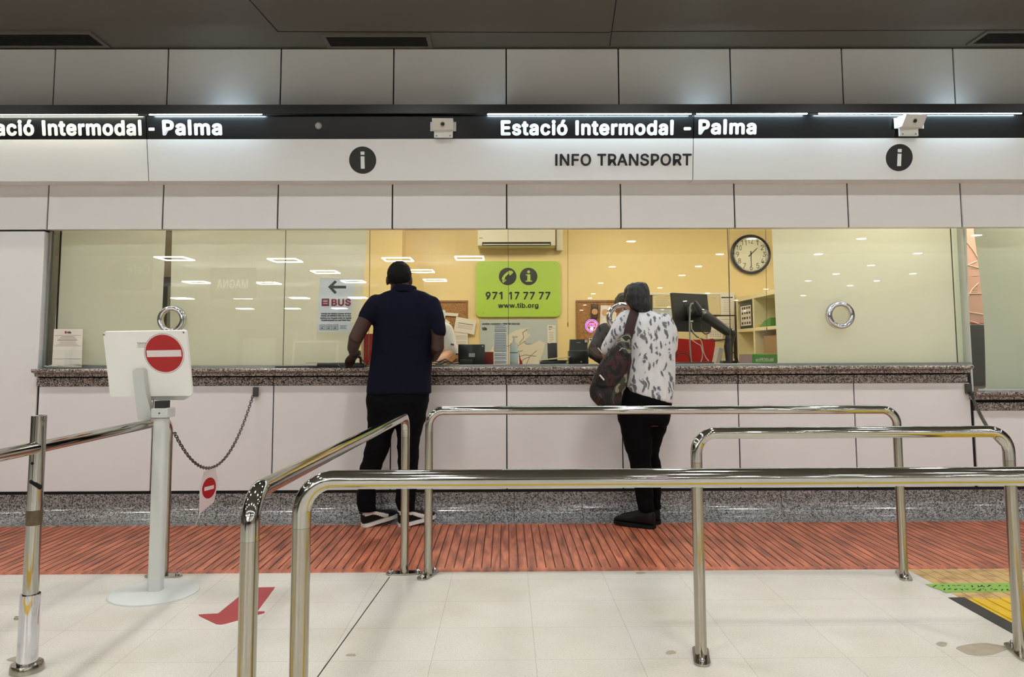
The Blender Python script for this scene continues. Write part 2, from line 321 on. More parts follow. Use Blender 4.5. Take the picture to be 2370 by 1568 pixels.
def struct(name, mb, m, parent=None, smooth=True):
    me = mb if isinstance(mb, bpy.types.Mesh) else mb.mesh(name)
    o = finish(name, me, m, parent, smooth=smooth); o['kind'] = 'structure'; return o
def copy_tree(o, parent=None):
    c = o.copy(); COL.objects.link(c); c.parent = parent; LOC[c.name] = LOC.get(o.name, Vector())
    for ch in o.children: copy_tree(ch, c)
    return c
# letter outlines (advance:contour|contour, thousandths of the type size)
GLYPHS = {'-': '453:337,244 337,188 114,188 114,244', '.': '188:95,-4 83,-3 73,1 63,9 55,18 51,29 50,41 51,53 55,64 63,73 73,81 83,85 95,87 107,85 118,81 128,73 135,64 140,53 141,41 140,29 135,18 128,9 118,1 107,-3', '/': '249:235,533 71,-76 14,-76 178,533', '0': '453:227,-7 191,-3 158,7 130,24 105,48 85,77 69,113 57,155 50,202 48,254 50,306 57,353 69,395 85,431 106,461 130,484 159,502 191,512 227,516 262,512 295,502 323,484 348,461 368,431 384,395 396,353 403,306 405,254 403,202 396,155 384,113 368,77 348,48 323,24 295,7 263,-3|227,50 250,52 271,60 290,74 306,92 320,116 330,144 338,176 342,213 344,254 342,295 338,332 330,365 320,393 306,416 290,435 271,449 250,457 227,460 203,457 182,449 163,435 147,416 134,393 123,365 115,332 111,295 109,254 111,213 115,176 123,144 134,116 147,92 163,74 182,60 203,52', '1': '453:276,509 276,0 212,0 212,448 209,448 86,358 86,427 198,509', '2': '453:64,0 64,47 234,229 282,282 311,327 320,371 319,389 315,405 308,419 298,431 287,441 273,449 224,460 205,458 188,454 172,447 159,438 148,427 139,413 132,398 128,381 127,362 66,362 68,391 75,418 86,442 102,464 121,482 143,496 168,507 196,513 225,516 254,513 281,507 306,497 328,482 346,465 361,445 372,423 379,398 381,372 371,318 336,259 267,180 153,60 153,57 389,57 389,0', '3': '453:218,-7 188,-5 159,1 133,10 108,22 88,38 70,57 57,79 48,104 44,132 109,132 112,115 118,100 126,87 137,76 150,66 165,59 219,50 275,61 291,69 304,80 315,93 323,108 328,125 329,145 328,163 323,180 316,196 306,211 292,223 275,234 254,241 229,246 201,248 157,248 157,299 288,448 288,452 70,452 70,509 372,509 372,461 211,278 211,289 247,290 279,286 308,276 333,262 354,244 371,222 383,198 391,173 393,145 390,116 383,90 370,66 354,45 333,27 309,12 281,2 251,-5', '4': '453:40,105 40,158 247,509 311,509 109,166 109,163 413,163 413,105|282,0 282,121 282,146 282,318 343,318 343,0', '5': '453:221,-7 192,-5 165,1 140,11 118,25 99,41 83,60 71,82 63,105 60,130 122,130 125,115 130,102 138,89 173,60 221,50 241,51 259,56 276,64 291,75 304,89 314,104 322,122 326,141 328,162 326,183 321,203 314,221 303,237 290,251 275,262 257,270 238,275 218,277 167,268 128,246 67,253 96,509 366,509 366,452 151,452 134,301 136,301 178,325 229,334 252,332 274,328 294,321 313,311 330,299 345,285 358,269 370,251 379,231 386,210 390,187 391,163 388,132 381,102 369,76 352,52 332,32 309,15 282,3 253,-4', '6': '453:226,-7 196,-4 168,3 142,15 119,31 100,51 84,74 73,101 66,130 64,162 65,187 71,212 80,239 137,340 252,509 322,509 151,261 145,261 165,288 196,307 235,314 265,312 291,305 316,295 337,280 355,262 370,240 380,215 387,187 389,157 387,127 379,98 368,73 352,50 333,30 310,14 284,3 257,-4|226,48 245,50 263,55 279,63 293,73 304,86 314,101 322,119 326,137 327,157 326,178 322,196 314,213 304,228 293,241 279,251 263,259 245,264 226,265 207,264 190,259 174,252 160,241 148,229 138,214 131,197 126,179 125,158 126,138 131,119 138,102 148,86 160,73 174,63 190,55 207,50', '7': '453:97,0 323,448 323,452 62,452 62,509 391,509 391,449 165,0', '8': '453:226,-7 193,-5 163,1 136,11 111,25 91,42 74,62 62,84 54,109 52,135 53,156 58,176 65,195 75,212 87,228 101,241 117,252 134,260 153,265 153,267 129,276 109,289 93,308 80,330 73,354 70,380 73,405 79,429 90,450 106,469 124,485 146,498 170,508 197,514 226,516 255,514 282,508 306,498 328,485 346,469 361,450 373,429 379,405 382,380 379,354 372,330 359,308 343,289 323,276 300,267 300,265 319,260 335,252 351,241 365,228 377,212 387,195 395,176 399,156 401,135 398,109 391,84 378,62 362,42 341,25 317,11 289,1 259,-5|226,49 248,50 267,54 285,60 300,69 313,79 323,91 331,106 335,121 337,139 335,157 330,173 322,189 312,202 298,213 283,223 265,230 247,234 226,235 206,234 187,230 169,223 154,213 140,202 130,189 122,173 117,157 115,139 117,121 121,106 129,91 139,79 152,69 167,60 185,54 205,50|226,290 274,300 287,308 298,318 307,330 314,344 318,359 319,376 318,392 314,407 308,420 299,432 288,442 275,449 226,460 177,449 164,442 153,432 145,420 138,407 134,392 133,376 134,359 138,344 145,330 154,318 165,308 178,300', '9': '453:226,516 256,513 285,506 310,494 333,478 352,458 368,434 380,408 387,378 389,347 387,322 382,296 373,270 315,168 200,0 130,0 301,248 307,248 287,221 257,202 218,195 188,197 161,203 137,214 116,229 98,247 83,269 72,294 66,321 64,352 66,382 73,411 85,436 101,459 120,479 143,494 168,506 196,513|226,460 207,459 190,454 174,446 160,435 148,423 138,407 131,390 127,372 125,352 127,331 131,313 138,295 148,280 160,268 174,257 190,250 207,245 226,243 245,245 263,249 279,257 293,267 305,280 314,295 322,312 326,330 327,350 326,371 322,390 314,407 305,422 293,435 279,446 263,454 245,459', 'A': '480:16,0 201,509 276,509 463,0 395,0 287,302 264,372 232,478 245,478 213,371 191,302 85,0|110,142 110,199 370,199 370,142', 'B': '456:60,0 60,509 241,509 274,507 304,501 329,491 350,477 367,461 381,442 390,421 396,398 398,374 397,353 393,336 387,320 356,286 315,267 315,262 331,260 347,254 363,245 378,234 391,220 402,203 411,184 416,161 418,136 416,111 410,88 400,67 386,48 368,31 344,18 317,8 284,2 247,0|125,57 245,57 281,60 309,67 330,80 344,96 353,115 355,137 354,153 350,169 342,184 333,197 320,209 306,218 289,225 269,229 248,231 125,231|125,285 238,285 288,296 302,304 314,314 323,326 330,340 335,355 336,372 333,393 326,412 313,429 294,442 270,449 240,452 125,452', 'C': '510:267,-7 225,-3 186,7 150,25 119,49 92,79 70,115 53,157 44,203 40,254 44,305 53,352 70,393 92,429 119,459 150,484 186,501 225,512 267,516 340,504 362,496 383,485 402,471 419,456 435,438 448,418 459,397 467,373 473,348 408,348 389,395 357,428 315,449 267,456 237,453 209,445 184,432 161,414 141,391 125,364 113,332 106,295 103,254 106,213 113,177 125,145 141,117 161,94 184,76 210,63 237,56 267,53 315,60 357,81 389,114 408,160 473,160 467,135 459,112 448,91 435,71 420,53 402,38 383,24 363,13 341,5 317,-2 293,-6', 'D': '502:219,0 96,0 96,57 215,57 254,60 288,68 318,81 343,99 363,122 379,149 390,181 397,216 399,255 397,294 390,329 379,361 364,388 344,410 320,428 291,441 258,449 221,452 93,452 93,509 225,509 273,505 315,495 353,478 385,455 412,426 433,391 449,351 458,306 462,255 458,205 449,159 433,119 411,83 384,54 351,31 312,14 268,3|125,509 125,0 60,0 60,509', 'E': '419:60,0 60,509 372,509 372,452 125,452 125,286 355,286 355,229 125,229 125,57 375,57 375,0', 'F': '410:60,0 60,509 369,509 369,452 125,452 125,278 346,278 346,221 125,221 125,0', 'G': '520:269,-7 225,-3 185,7 149,25 118,49 91,79 69,116 53,157 43,203 40,254 43,305 53,352 69,393 91,429 117,459 149,484 184,501 223,512 265,516 291,514 316,510 340,504 363,494 384,483 403,469 421,453 436,436 449,416 460,395 468,373 474,349 408,349 387,393 356,427 315,448 265,456 236,453 209,445 183,432 160,414 141,392 125,364 113,332 106,295 103,254 106,213 113,177 125,145 141,117 161,95 184,76 210,63 238,56 269,53 296,55 322,61 345,71 365,85 382,102 396,123 407,147 413,173 415,202 434,199 283,199 283,256 478,256 478,200 475,160 466,124 451,91 431,62 406,38 377,19 344,5 308,-4', 'H': '517:60,0 60,509 125,509 125,289 392,289 392,509 457,509 457,0 392,0 392,232 125,232 125,0', 'I': '189:60,0 60,509 126,509 126,0', 'K': '467:104,145 104,216 139,261 174,303 212,344 364,509 448,509 231,276 228,276|60,0 60,509 125,509 125,334 124,225 125,193 125,0|372,0 188,259 228,309 449,0', 'L': '393:60,0 60,509 125,509 125,57 361,57 361,0', 'M': '628:60,0 60,509 152,509 277,187 287,159 299,123 311,84 322,49 307,49 318,83 330,121 342,158 352,187 476,509 568,509 568,0 504,0 504,291 504,327 505,369 506,413 507,457 513,457 498,409 482,363 467,322 456,291 342,0 286,0 170,291 159,321 145,361 129,408 112,457 119,457 120,416 121,372 122,328 122,291 122,0', 'N': '523:60,0 60,509 136,509 343,183 363,151 388,107 414,55 405,54 401,108 399,157 399,195 399,509 463,509 463,0 387,0 202,290 177,331 148,381 108,452 119,454 122,384 124,328 125,291 125,0', 'O': '533:267,-7 225,-3 186,7 150,25 119,49 92,79 70,115 53,157 44,203 40,254 44,305 53,352 70,393 92,429 119,459 150,484 186,501 225,512 267,516 309,512 348,501 384,484 415,459 442,429 464,393 480,352 490,305 493,254 490,203 480,157 464,115 442,79 415,49 384,25 348,7 309,-3|267,53 296,55 324,63 349,76 372,94 392,116 408,144 420,176 428,213 430,254 428,295 420,332 408,365 392,392 372,415 349,433 324,446 296,453 267,456 237,453 210,445 184,433 161,415 142,392 125,364 113,332 106,295 103,254 106,213 113,176 125,144 142,117 161,94 184,76 210,63 237,55', 'P': '445:60,0 60,509 235,509 272,506 305,499 332,487 356,471 375,452 390,430 400,404 407,377 409,348 407,318 400,291 390,265 375,243 356,223 332,207 305,195 272,188 235,186 109,186 109,242 233,242 257,244 279,248 297,256 312,266 324,279 333,294 339,310 343,328 344,348 343,367 339,385 333,402 324,416 312,428 297,439 279,446 257,451 232,452 125,452 125,0', 'R': '449:60,0 60,509 236,509 273,506 305,500 333,489 356,473 376,455 390,433 401,408 407,381 409,352 407,323 401,296 390,271 376,250 356,232 333,217 305,206 273,200 236,198 96,198 96,255 234,255 258,256 280,260 298,267 313,276 325,287 334,300 340,316 344,333 345,352 344,371 340,389 334,405 325,419 313,430 298,440 279,446 258,451 233,452 125,452 125,0|353,0 230,229 303,229 428,0', 'S': '447:224,-9 188,-7 156,-1 128,9 102,23 81,40 64,60 51,83 42,109 38,137 104,137 108,118 114,102 123,88 136,76 150,66 166,59 224,49 246,50 267,54 286,60 303,69 317,79 329,92 338,106 344,122 346,139 344,154 340,168 332,179 296,205 245,222 184,239 145,253 112,269 86,289 67,313 56,341 52,372 54,400 62,425 75,448 92,468 113,484 138,498 165,508 195,514 227,516 259,514 289,508 316,498 340,484 360,468 377,449 390,427 398,403 401,378 337,378 332,402 320,421 302,437 280,449 254,456 225,459 204,457 185,454 167,448 152,440 139,430 129,418 121,405 117,391 115,376 117,359 122,345 131,334 169,308 212,293 264,279 312,264 359,238 395,198 402,180 407,161 408,139 406,112 399,87 386,64 370,43 349,25 323,11 294,0 261,-7', 'T': '449:32,452 32,509 417,509 417,452 257,452 257,0 193,0 193,452', 'U': '517:259,-8 220,-6 186,2 154,15 126,33 103,55 85,80 71,108 63,140 60,173 60,509 124,509 124,178 126,155 132,133 141,113 153,95 169,80 187,68 208,59 232,53 259,52 285,53 309,59 331,68 349,80 364,95 377,113 385,133 391,155 393,178 393,509 457,509 457,173 454,140 446,108 433,80 414,55 391,33 363,15 332,2 297,-6', 'V': '480:204,0 16,509 84,509 192,206 215,137 248,31 235,31 267,138 290,206 395,509 463,509 278,0', 'W': '686:155,0 16,509 82,509 163,196 175,145 187,94 197,40 189,40 200,94 211,145 224,196 306,509 380,509 462,196 474,145 486,94 497,40 488,40 499,94 510,145 523,196 603,509 670,509 530,0 455,0 368,323 351,391 336,475 350,475 335,395 318,323 230,0', 'Y': '472:203,0 203,208 16,509 91,509 192,344 222,292 250,230 224,230 251,293 280,344 381,509 455,509 268,208 268,0', 'a': '389:160,-9 137,-7 115,-3 94,5 76,15 60,29 48,45 38,63 32,84 30,108 32,128 36,146 43,161 53,174 64,184 78,193 125,211 178,220 234,227 265,235 271,240 274,246 276,255 276,257 267,297 240,322 196,331 149,322 118,301 100,274 41,291 51,313 64,331 79,346 95,358 114,368 133,375 194,384 239,379 286,360 300,350 312,336 322,320 330,301 335,278 337,251 337,0 277,0 277,52 272,52 252,25 215,1|170,45 192,47 211,51 228,59 242,68 254,80 263,93 270,108 274,122 276,138 276,190 259,182 231,176 200,171 175,168 134,159 103,139 97,130 93,118 92,105 102,72 130,52', 'b': '424:229,-8 208,-7 189,-3 172,4 138,31 118,59 112,59 112,0 53,0 53,509 114,509 114,319 118,319 137,346 171,373 188,379 207,383 229,384 259,382 287,374 313,361 335,342 354,320 370,293 381,261 388,227 390,189 388,151 381,116 370,84 355,57 336,34 313,16 288,3 260,-6|220,47 242,49 262,55 279,66 294,80 306,97 316,117 323,139 327,163 328,189 327,215 323,239 316,261 307,281 295,298 280,311 262,322 243,328 220,330 198,328 178,322 161,312 147,299 134,282 125,263 118,241 114,216 113,189 114,162 118,138 125,115 135,95 147,78 162,65 179,55 198,49', 'c': '396:207,-8 174,-5 144,3 117,16 93,35 72,58 56,85 44,116 37,150 34,187 37,225 44,260 56,291 72,318 93,341 117,360 144,374 174,382 207,384 260,377 305,356 340,322 362,277 303,262 290,289 270,311 242,325 207,330 184,328 163,321 145,310 130,296 118,278 108,258 102,236 98,212 96,187 98,163 102,139 108,117 118,97 130,80 145,66 163,55 184,49 207,46 243,52 271,66 292,89 304,117 363,102 341,56 306,21 261,-1', 'd': '424:195,-8 165,-6 137,3 111,16 89,34 70,57 55,84 43,116 36,151 34,189 36,227 43,261 55,293 70,320 89,342 112,361 137,374 165,382 196,384 218,383 237,379 253,373 287,346 306,319 311,319 311,509 372,509 372,0 313,0 313,59 307,59 287,31 252,4 236,-3 217,-7|205,47 226,49 246,55 263,65 278,78 290,95 299,115 306,138 310,162 312,189 310,216 306,241 300,263 290,282 278,299 263,312 246,322 227,328 205,330 182,328 162,322 145,311 130,298 118,281 108,261 102,239 98,215 96,189 98,163 102,139 109,117 118,97 130,80 145,66 162,55 182,49', 'e': '404:212,-8 177,-5 145,3 117,16 92,35 72,58 56,85 44,116 37,150 34,187 36,224 44,258 55,290 71,317 91,340 115,359 142,373 172,382 205,384 266,374 285,366 303,355 319,341 334,324 347,305 357,282 365,256 370,227 371,194 371,169 75,169 75,221 338,221 310,202 308,226 304,248 298,269 288,286 277,301 263,314 246,323 227,328 205,330 183,328 164,323 146,313 131,301 119,286 109,270 102,251 97,231 96,211 96,178 98,151 102,127 110,106 121,88 135,73 151,61 169,53 190,48 212,46 254,53 285,73 306,105 365,91 358,72 348,55 335,39 320,26 302,14 283,4 261,-3 237,-7', 'f': '254:228,379 228,327 6,327 6,379|81,0 81,432 82,452 87,470 96,486 107,499 120,510 135,519 187,530 222,527 243,521 227,468 215,472 195,474 178,472 164,468 154,460 147,449 143,435 142,419 142,0', 'g': '425:207,-151 180,-149 156,-146 134,-140 82,-110 51,-69 101,-41 122,-66 154,-88 207,-97 236,-95 261,-87 282,-75 298,-58 308,-34 311,-6 311,68 306,68 287,41 252,16 236,10 217,6 195,5 165,7 138,14 113,27 90,43 71,65 55,90 43,120 36,154 34,191 36,229 43,263 55,293 71,320 90,342 112,361 138,374 166,382 196,384 218,383 237,379 253,373 288,346 308,319 313,319 313,379 372,379 372,-9 370,-40 363,-67 350,-90 334,-109 314,-124 291,-136 265,-144 237,-149|205,59 227,61 246,66 264,75 278,87 290,103 300,121 307,142 311,166 312,193 311,219 307,242 300,264 291,283 279,299 264,312 247,322 227,328 205,330 182,328 163,322 145,312 130,298 118,282 109,262 102,241 98,218 96,193 98,167 102,144 109,123 118,104 131,88 145,76 163,66 183,61', 'h': '410:114,227 114,0 53,0 53,509 114,509 114,287 102,287 116,319 132,344 152,362 175,374 200,382 227,384 252,383 275,377 295,369 313,356 328,340 341,321 350,298 355,271 357,240 357,0 296,0 296,235 293,263 286,286 273,304 256,318 235,326 210,329 192,328 176,324 161,317 147,308 136,297 126,283 119,266 115,248', 'i': '167:53,0 53,379 114,379 114,0|84,443 73,444 63,448 54,455 47,463 43,472 41,483 43,494 47,504 54,512 63,518 73,522 84,524 95,522 105,518 114,512 121,504 125,494 126,483 125,472 121,463 114,455 105,448 95,444', 'k': '381:110,137 110,212 121,212 284,379 360,379 184,199 177,199|53,0 53,509 114,509 114,0|294,0 148,186 191,229 372,0', 'l': '189:60,0 60,520 122,520 122,0', 'm': '610:53,0 53,379 112,379 112,295 108,295 114,314 122,331 132,346 172,376 219,386 245,383 268,375 287,361 303,342 314,320 321,295 312,295 318,312 326,329 337,343 381,375 437,386 458,385 478,380 497,372 514,361 529,346 541,328 550,307 555,283 557,255 557,0 496,0 496,254 493,279 485,298 473,313 456,323 438,329 419,330 402,329 387,326 374,320 345,290 335,247 335,0 274,0 274,260 272,280 265,297 253,311 238,322 220,328 199,330 158,320 145,312 135,302 126,289 119,274 115,257 114,238 114,0', 'n': '410:114,227 114,0 53,0 53,379 112,379 112,287 102,287 116,319 132,344 152,362 175,374 200,382 227,384 252,383 275,377 295,369 313,356 328,340 341,321 350,298 355,271 357,240 357,0 296,0 296,235 293,263 286,286 273,304 256,318 235,326 210,329 192,328 176,324 161,317 147,308 136,297 126,283 119,266 115,248', 'o': '415:207,-8 174,-5 144,3 117,16 93,35 72,58 56,85 44,116 37,150 34,187 37,225 44,260 56,291 72,318 93,341 117,360 144,374 174,382 207,384 241,382 271,374 299,360 323,341 343,318 359,291 371,260 379,225 381,187 379,150 371,116 359,85 343,58 323,35 299,16 271,3 241,-5|207,46 231,49 252,55 270,66 285,80 298,97 307,117 314,139 318,163 319,187 318,212 314,236 307,258 298,278 285,296 270,310 252,321 231,328 207,330 184,328 163,321 145,310 130,296 118,278 108,258 102,236 98,212 96,187 98,163 102,139 108,117 118,97 130,80 145,66 163,55 184,49', 'p': '424:53,-143 53,379 112,379 112,319 118,319 137,346 171,373 188,379 207,383 229,384 259,382 287,374 313,361 335,342 354,320 370,293 381,261 388,227 390,189 388,151 381,116 370,84 355,57 336,34 313,16 288,3 260,-6 229,-8 208,-7 189,-3 173,4 138,31 118,59 114,59 114,-143|220,47 242,49 262,55 279,66 294,80 306,97 316,117 323,139 327,163 328,189 327,215 323,239 316,261 307,281 295,298 280,311 262,322 243,328 220,330 198,328 178,322 161,312 147,299 134,282 125,263 118,241 114,216 113,189 114,162 118,138 125,115 135,95 147,78 162,65 179,55 198,49', 'r': '259:53,0 53,379 112,379 112,321 115,321 124,339 137,354 152,367 171,377 191,383 213,385 229,384 243,384 243,322 230,324 207,326 190,324 174,321 159,315 146,306 135,296 126,284 119,269 115,254 114,237 114,0', 's': '365:182,-8 157,-7 133,-3 112,3 93,12 76,24 62,38 50,54 41,73 36,94 94,107 101,87 111,72 124,60 141,52 160,47 181,45 206,47 227,53 244,62 258,74 265,88 268,103 266,115 262,126 254,136 243,144 229,150 212,155 149,170 118,180 92,192 72,208 58,227 50,249 47,274 49,295 55,314 65,332 79,347 95,360 115,370 137,378 161,383 187,384 212,383 234,379 254,372 271,363 286,352 299,339 324,290 268,277 262,291 254,304 243,316 228,325 210,331 187,333 166,331 147,326 131,317 119,305 111,292 109,277 110,264 115,253 124,243 172,223 229,209 261,200 287,187 306,171 320,153 328,131 331,107 329,85 323,65 312,47 298,31 281,18 260,6 236,-2 210,-7', 't': '227:204,379 204,327 6,327 6,379|65,471 126,471 126,98 127,83 130,70 136,61 144,55 156,51 170,50 185,51 202,54 213,2 192,-3 168,-4 138,-1 113,7 92,21 77,41 68,64 65,93', 'u': '410:182,-5 158,-3 135,2 115,11 97,23 82,39 69,59 60,82 54,109 53,139 53,379 114,379 114,144 116,117 124,94 137,75 154,61 175,53 200,50 218,51 234,55 249,62 263,71 274,83 283,97 290,113 295,132 296,153 296,379 357,379 357,0 298,0 298,92 307,92 294,60 277,35 257,17 234,5 209,-3', 'v': '389:163,0 17,379 84,379 165,155 187,87 206,21 184,21 203,87 224,155 305,379 371,379 226,0', 'w': '567:138,0 23,379 87,379 133,214 154,137 175,41 165,41 186,135 206,214 252,379 316,379 362,214 382,136 402,41 391,41 413,135 434,214 480,379 545,379 429,0 368,0 319,172 305,225 291,280 277,338 291,338 277,280 263,225 248,172 199,0', 'y': '389:47,-139 61,-86 71,-87 104,-89 130,-74 151,-36 163,-1 17,379 84,379 165,155 187,87 206,21 184,21 202,87 224,155 305,379 371,379 204,-58 177,-107 139,-136 91,-145 65,-143', 'z': '380:42,0 42,46 254,320 254,323 48,323 48,379 333,379 333,331 126,60 126,56 339,56 339,0', 'é': '404:212,-8 177,-5 145,3 117,16 92,35 72,58 56,85 44,116 37,150 34,187 36,224 44,258 55,290 71,317 91,340 115,359 142,373 172,382 205,384 266,374 285,366 303,355 319,341 334,324 347,305 357,282 365,256 370,227 371,194 371,169 75,169 75,221 338,221 310,202 308,226 304,248 298,269 288,286 277,301 263,314 246,323 227,328 205,330 183,328 164,323 146,313 131,301 119,286 109,270 102,251 97,231 96,211 96,178 98,151 102,127 110,106 121,88 135,73 151,61 169,53 190,48 212,46 254,53 285,73 306,105 365,91 358,72 348,55 335,39 320,26 302,14 283,4 261,-3 237,-7|177,429 225,529 293,529 227,429', 'ó': '415:207,-8 174,-5 144,3 117,16 93,35 72,58 56,85 44,116 37,150 34,187 37,225 44,260 56,291 72,318 93,341 117,360 144,374 174,382 207,384 241,382 271,374 299,360 323,341 343,318 359,291 371,260 379,225 381,187 379,150 371,116 359,85 343,58 323,35 299,16 271,3 241,-5|207,46 231,49 252,55 270,66 285,80 298,97 307,117 314,139 318,163 319,187 318,212 314,236 307,258 298,278 285,296 270,310 252,321 231,328 207,330 184,328 163,321 145,310 130,296 118,278 108,258 102,236 98,212 96,187 98,163 102,139 108,117 118,97 130,80 145,66 163,55 184,49|181,429 228,529 297,529 231,429'}
GLYPHS = {c: (int(v.split(':')[0]), [[tuple(map(int, q.split(','))) for q in sp.split(' ')] for sp in v.split(':')[1].split('|')]) for c, v in GLYPHS.items()}
ADV = {' ': 200, '-': 330}
def text_mesh(s, bold=0.0, spacing=1.0):
    cu = bpy.data.curves.new('t', 'CURVE'); cu.dimensions = '2D'; cu.fill_mode = 'BOTH'; cu.extrude = .004; x = 0
    for c in s:
        if c in GLYPHS:
            for pts in GLYPHS[c][1]:
                sp = cu.splines.new('POLY'); sp.points.add(len(pts)-1); sp.use_cyclic_u = True
                for k, (px, py) in enumerate(pts): sp.points[k].co = ((px+x)/1000, py/1000, 0, 1)
        x += ADV.get(c, GLYPHS[c][0] if c in GLYPHS else 200)*spacing + bold*1200
    o = bpy.data.objects.new('t', cu); COL.objects.link(o)
    me = bpy.data.meshes.new_from_object(o.evaluated_get(bpy.context.evaluated_depsgraph_get()))
    bpy.data.objects.remove(o); bpy.data.curves.remove(cu)
    if bold:                                  # heavier weight: the same letters laid over each other a stroke-width apart
        b = bmesh.new()
        for k in range(9):
            r = bold if k else 0; n0 = len(b.verts); b.from_mesh(me); b.verts.ensure_lookup_table()
            for v in b.verts[n0:]: v.co += Vector((r*math.cos(k*PI/4), r*math.sin(k*PI/4), k*.0007))
        b.to_mesh(me); b.free()
    return me
def fit_text(s, bold, p0, ux, uz, nrm, width, height, spacing=1.0, thick=.002):
    """letters standing in the plane ux, uz from p0 (lower left), nrm towards the reader; height is that of a capital"""
    me = text_mesh(s, bold, spacing); cap = text_mesh('H', bold)
    x0 = min(v.co.x for v in me.vertices); x1 = max(v.co.x for v in me.vertices)
    ch = max(v.co.y for v in cap.vertices); cb = min(v.co.y for v in cap.vertices)
    sx, sz = width/(x1-x0), height/(ch-cb)
    ux, uz, nrm, p0 = Vector(ux), Vector(uz), Vector(nrm), Vector(p0)
    for v in me.vertices: v.co = p0 + ux*((v.co.x-x0)*sx) + uz*((v.co.y-cb)*sz) + nrm*(thick*(.5+v.co.z/.008))
    bpy.data.meshes.remove(cap); return me
EX, EY, EZ = Vector((1, 0, 0)), Vector((0, 1, 0)), Vector((0, 0, 1))
def text_px(s, bold, x0, x1, ybase, ycap, Y, lift=.002, spacing=1.0):
    a = at(x0, ybase, Y); b = at(x1, ybase, Y); c = at(x0, ycap, Y)
    return fit_text(s, bold, a-EY*lift, EX, EZ, -EY, b.x-a.x, c.z-a.z, spacing)
def remesh(mb, voxel, smooth=4, fold=0, ffreq=9, stretch=1.0, seed=0):
    me = mb.mesh('r'); o = bpy.data.objects.new('r', me); COL.objects.link(o)
    md = o.modifiers.new('r', 'REMESH'); md.mode = 'VOXEL'; md.voxel_size = voxel
    if smooth: md = o.modifiers.new('s', 'SMOOTH'); md.iterations = smooth; md.factor = .5
    me2 = bpy.data.meshes.new_from_object(o.evaluated_get(bpy.context.evaluated_depsgraph_get()))
    bpy.data.objects.remove(o); bpy.data.meshes.remove(me)
    if fold:
        for v in me2.vertices:
            q = Vector((v.co.x*ffreq, v.co.y*ffreq, v.co.z*ffreq*stretch)) + Vector((seed*7.3, 0, 0))
            v.co += v.normal*(fold*(noise.noise(q)+.5*noise.noise(q*2.3)))
    return me2
def pbox(x0, y0, x1, y1, Y, depth, bev=0, mb=None):
    X0, X1, Z0, Z1 = rect(x0, y0, x1, y1, Y); mb = mb or MB(); return mb.box(X0, X1, Y, Y+depth, Z0, Z1, bev)
def rounded_rect(X0, X1, Z0, Z1, r, Y, n=6):
    P = []
    for cx, cz, a in ((X1-r, Z1-r, 0), (X0+r, Z1-r, PI/2), (X0+r, Z0+r, PI), (X1-r, Z0+r, 1.5*PI)):
        for k in range(n+1): t = a+k*PI/2/n; P.append(Vector((cx+r*math.cos(t), Y, cz+r*math.sin(t))))
    return P

# ================================================================== hall shell and its lamps
Z1T = at(1185, 113.5, YW).z; Z2B = at(1185, 529, YW).z; ZGB = at(1185, 891, YW).z; ZPB = at(1185, 1133, YW).z
ZST = at(1185, 849, YG-.02).z                      # top of the granite counter slab
XL = at(104, 540, YW).x; XJ = at(84.5, 1000, YW).x; XR = at(2250, 900, YW).x
XSL = at(71, 862, YS).x; XSR = at(2255, 858, YS).x
struct('floor', MB().box(-14, 14, -46, 8.3, -.12, 0), M['floor'])
struct('ceiling', MB().box(-14, 14, -6.4, 5.5, ZC, ZC+.1), M['ceiling'])
struct('ceiling_hall', MB().box(-14, 14, -46, -6.4, ZC, ZC+.1), M['ceiling_far'])
struct('wall_left', MB().box(-14.1, -14, -46, 8.3, 0, ZC+.1), M['hallwall'])
struct('wall_right', MB().box(14, 14.1, -46, 8.3, 0, ZC+.1), M['hallwall'])
struct('wall_front', MB().box(-14, 14, -46.1, -46, 0, ZC+.1), M['hallwall'])
# ceiling seams
mb = MB()
def seam(a, b, wd=.006):
    p, q = atz(*a, ZC), atz(*b, ZC); d = (q-p).normalized(); n = Vector((-d.y, d.x, 0))*wd/2
    mb.prism([p-n, q-n, q+n, p+n], (0, 0, -.002))
for a, b in (((560, -20), (643, 73)), ((643, 73), (1411, 75)), ((1429, -20), (1411, 106)), ((1411, 73), (2370, 69))): seam(a, b)
struct('trim_1', mb, M['ceil_seam'], smooth=False)
# downlights: each one sits where its reflection in the booth glass puts it
def mirror(px, py, z):
    p = atz(px, py, z); return Vector((p.x, 2*YG-p.y, z))
def downlight_at(p, lab, grp, first=[None]):
    if first[0] is None:
        t = thing('downlight', p, lab, 'light', grp)
        part('rim', MB().lathe([(.105, -.012), (.105, 0), (.09, 0), (.09, -.012), (.105, -.012)], p, seg=24), M['camwhite'], t)
        part('lens', MB().lathe([(1e-5, -.008), (.09, -.008), (.09, -.003)], p, seg=24), M['l_down'], t)
        first[0] = t
    else:
        t = copy_tree(first[0]); t.location = p; t['label'] = lab; t['group'] = grp
    return t
GR = 'round downlights in the hall ceiling'; LB = 'round white downlight in the hall ceiling mirrored in the booth glass'
for px, py in ((1461, 558), (1417, 617), (1390, 655), (1373, 680), (1365, 690), (1354, 706), (1346, 718),
               (1666, 588), (1616, 616), (1579, 637), (1528, 666), (1638, 679), (1586, 697), (1627, 716), (1548, 711), (1533, 717),
               (1740, 552), (1994, 552), (1894, 588), (2124, 586), (2016, 614), (1935, 634), (2114, 633), (1871, 650), (2030, 650), (1968, 661), (1859, 684), (2265, 543),
               (1774, 669), (1704, 695), (1724, 720)):
    downlight_at(mirror(px, py, ZC-.002), LB, GR)
GR2 = 'round downlights over the queue'; LB2 = 'round downlight in the dark ceiling above the queue, out of the frame'
spot0 = None
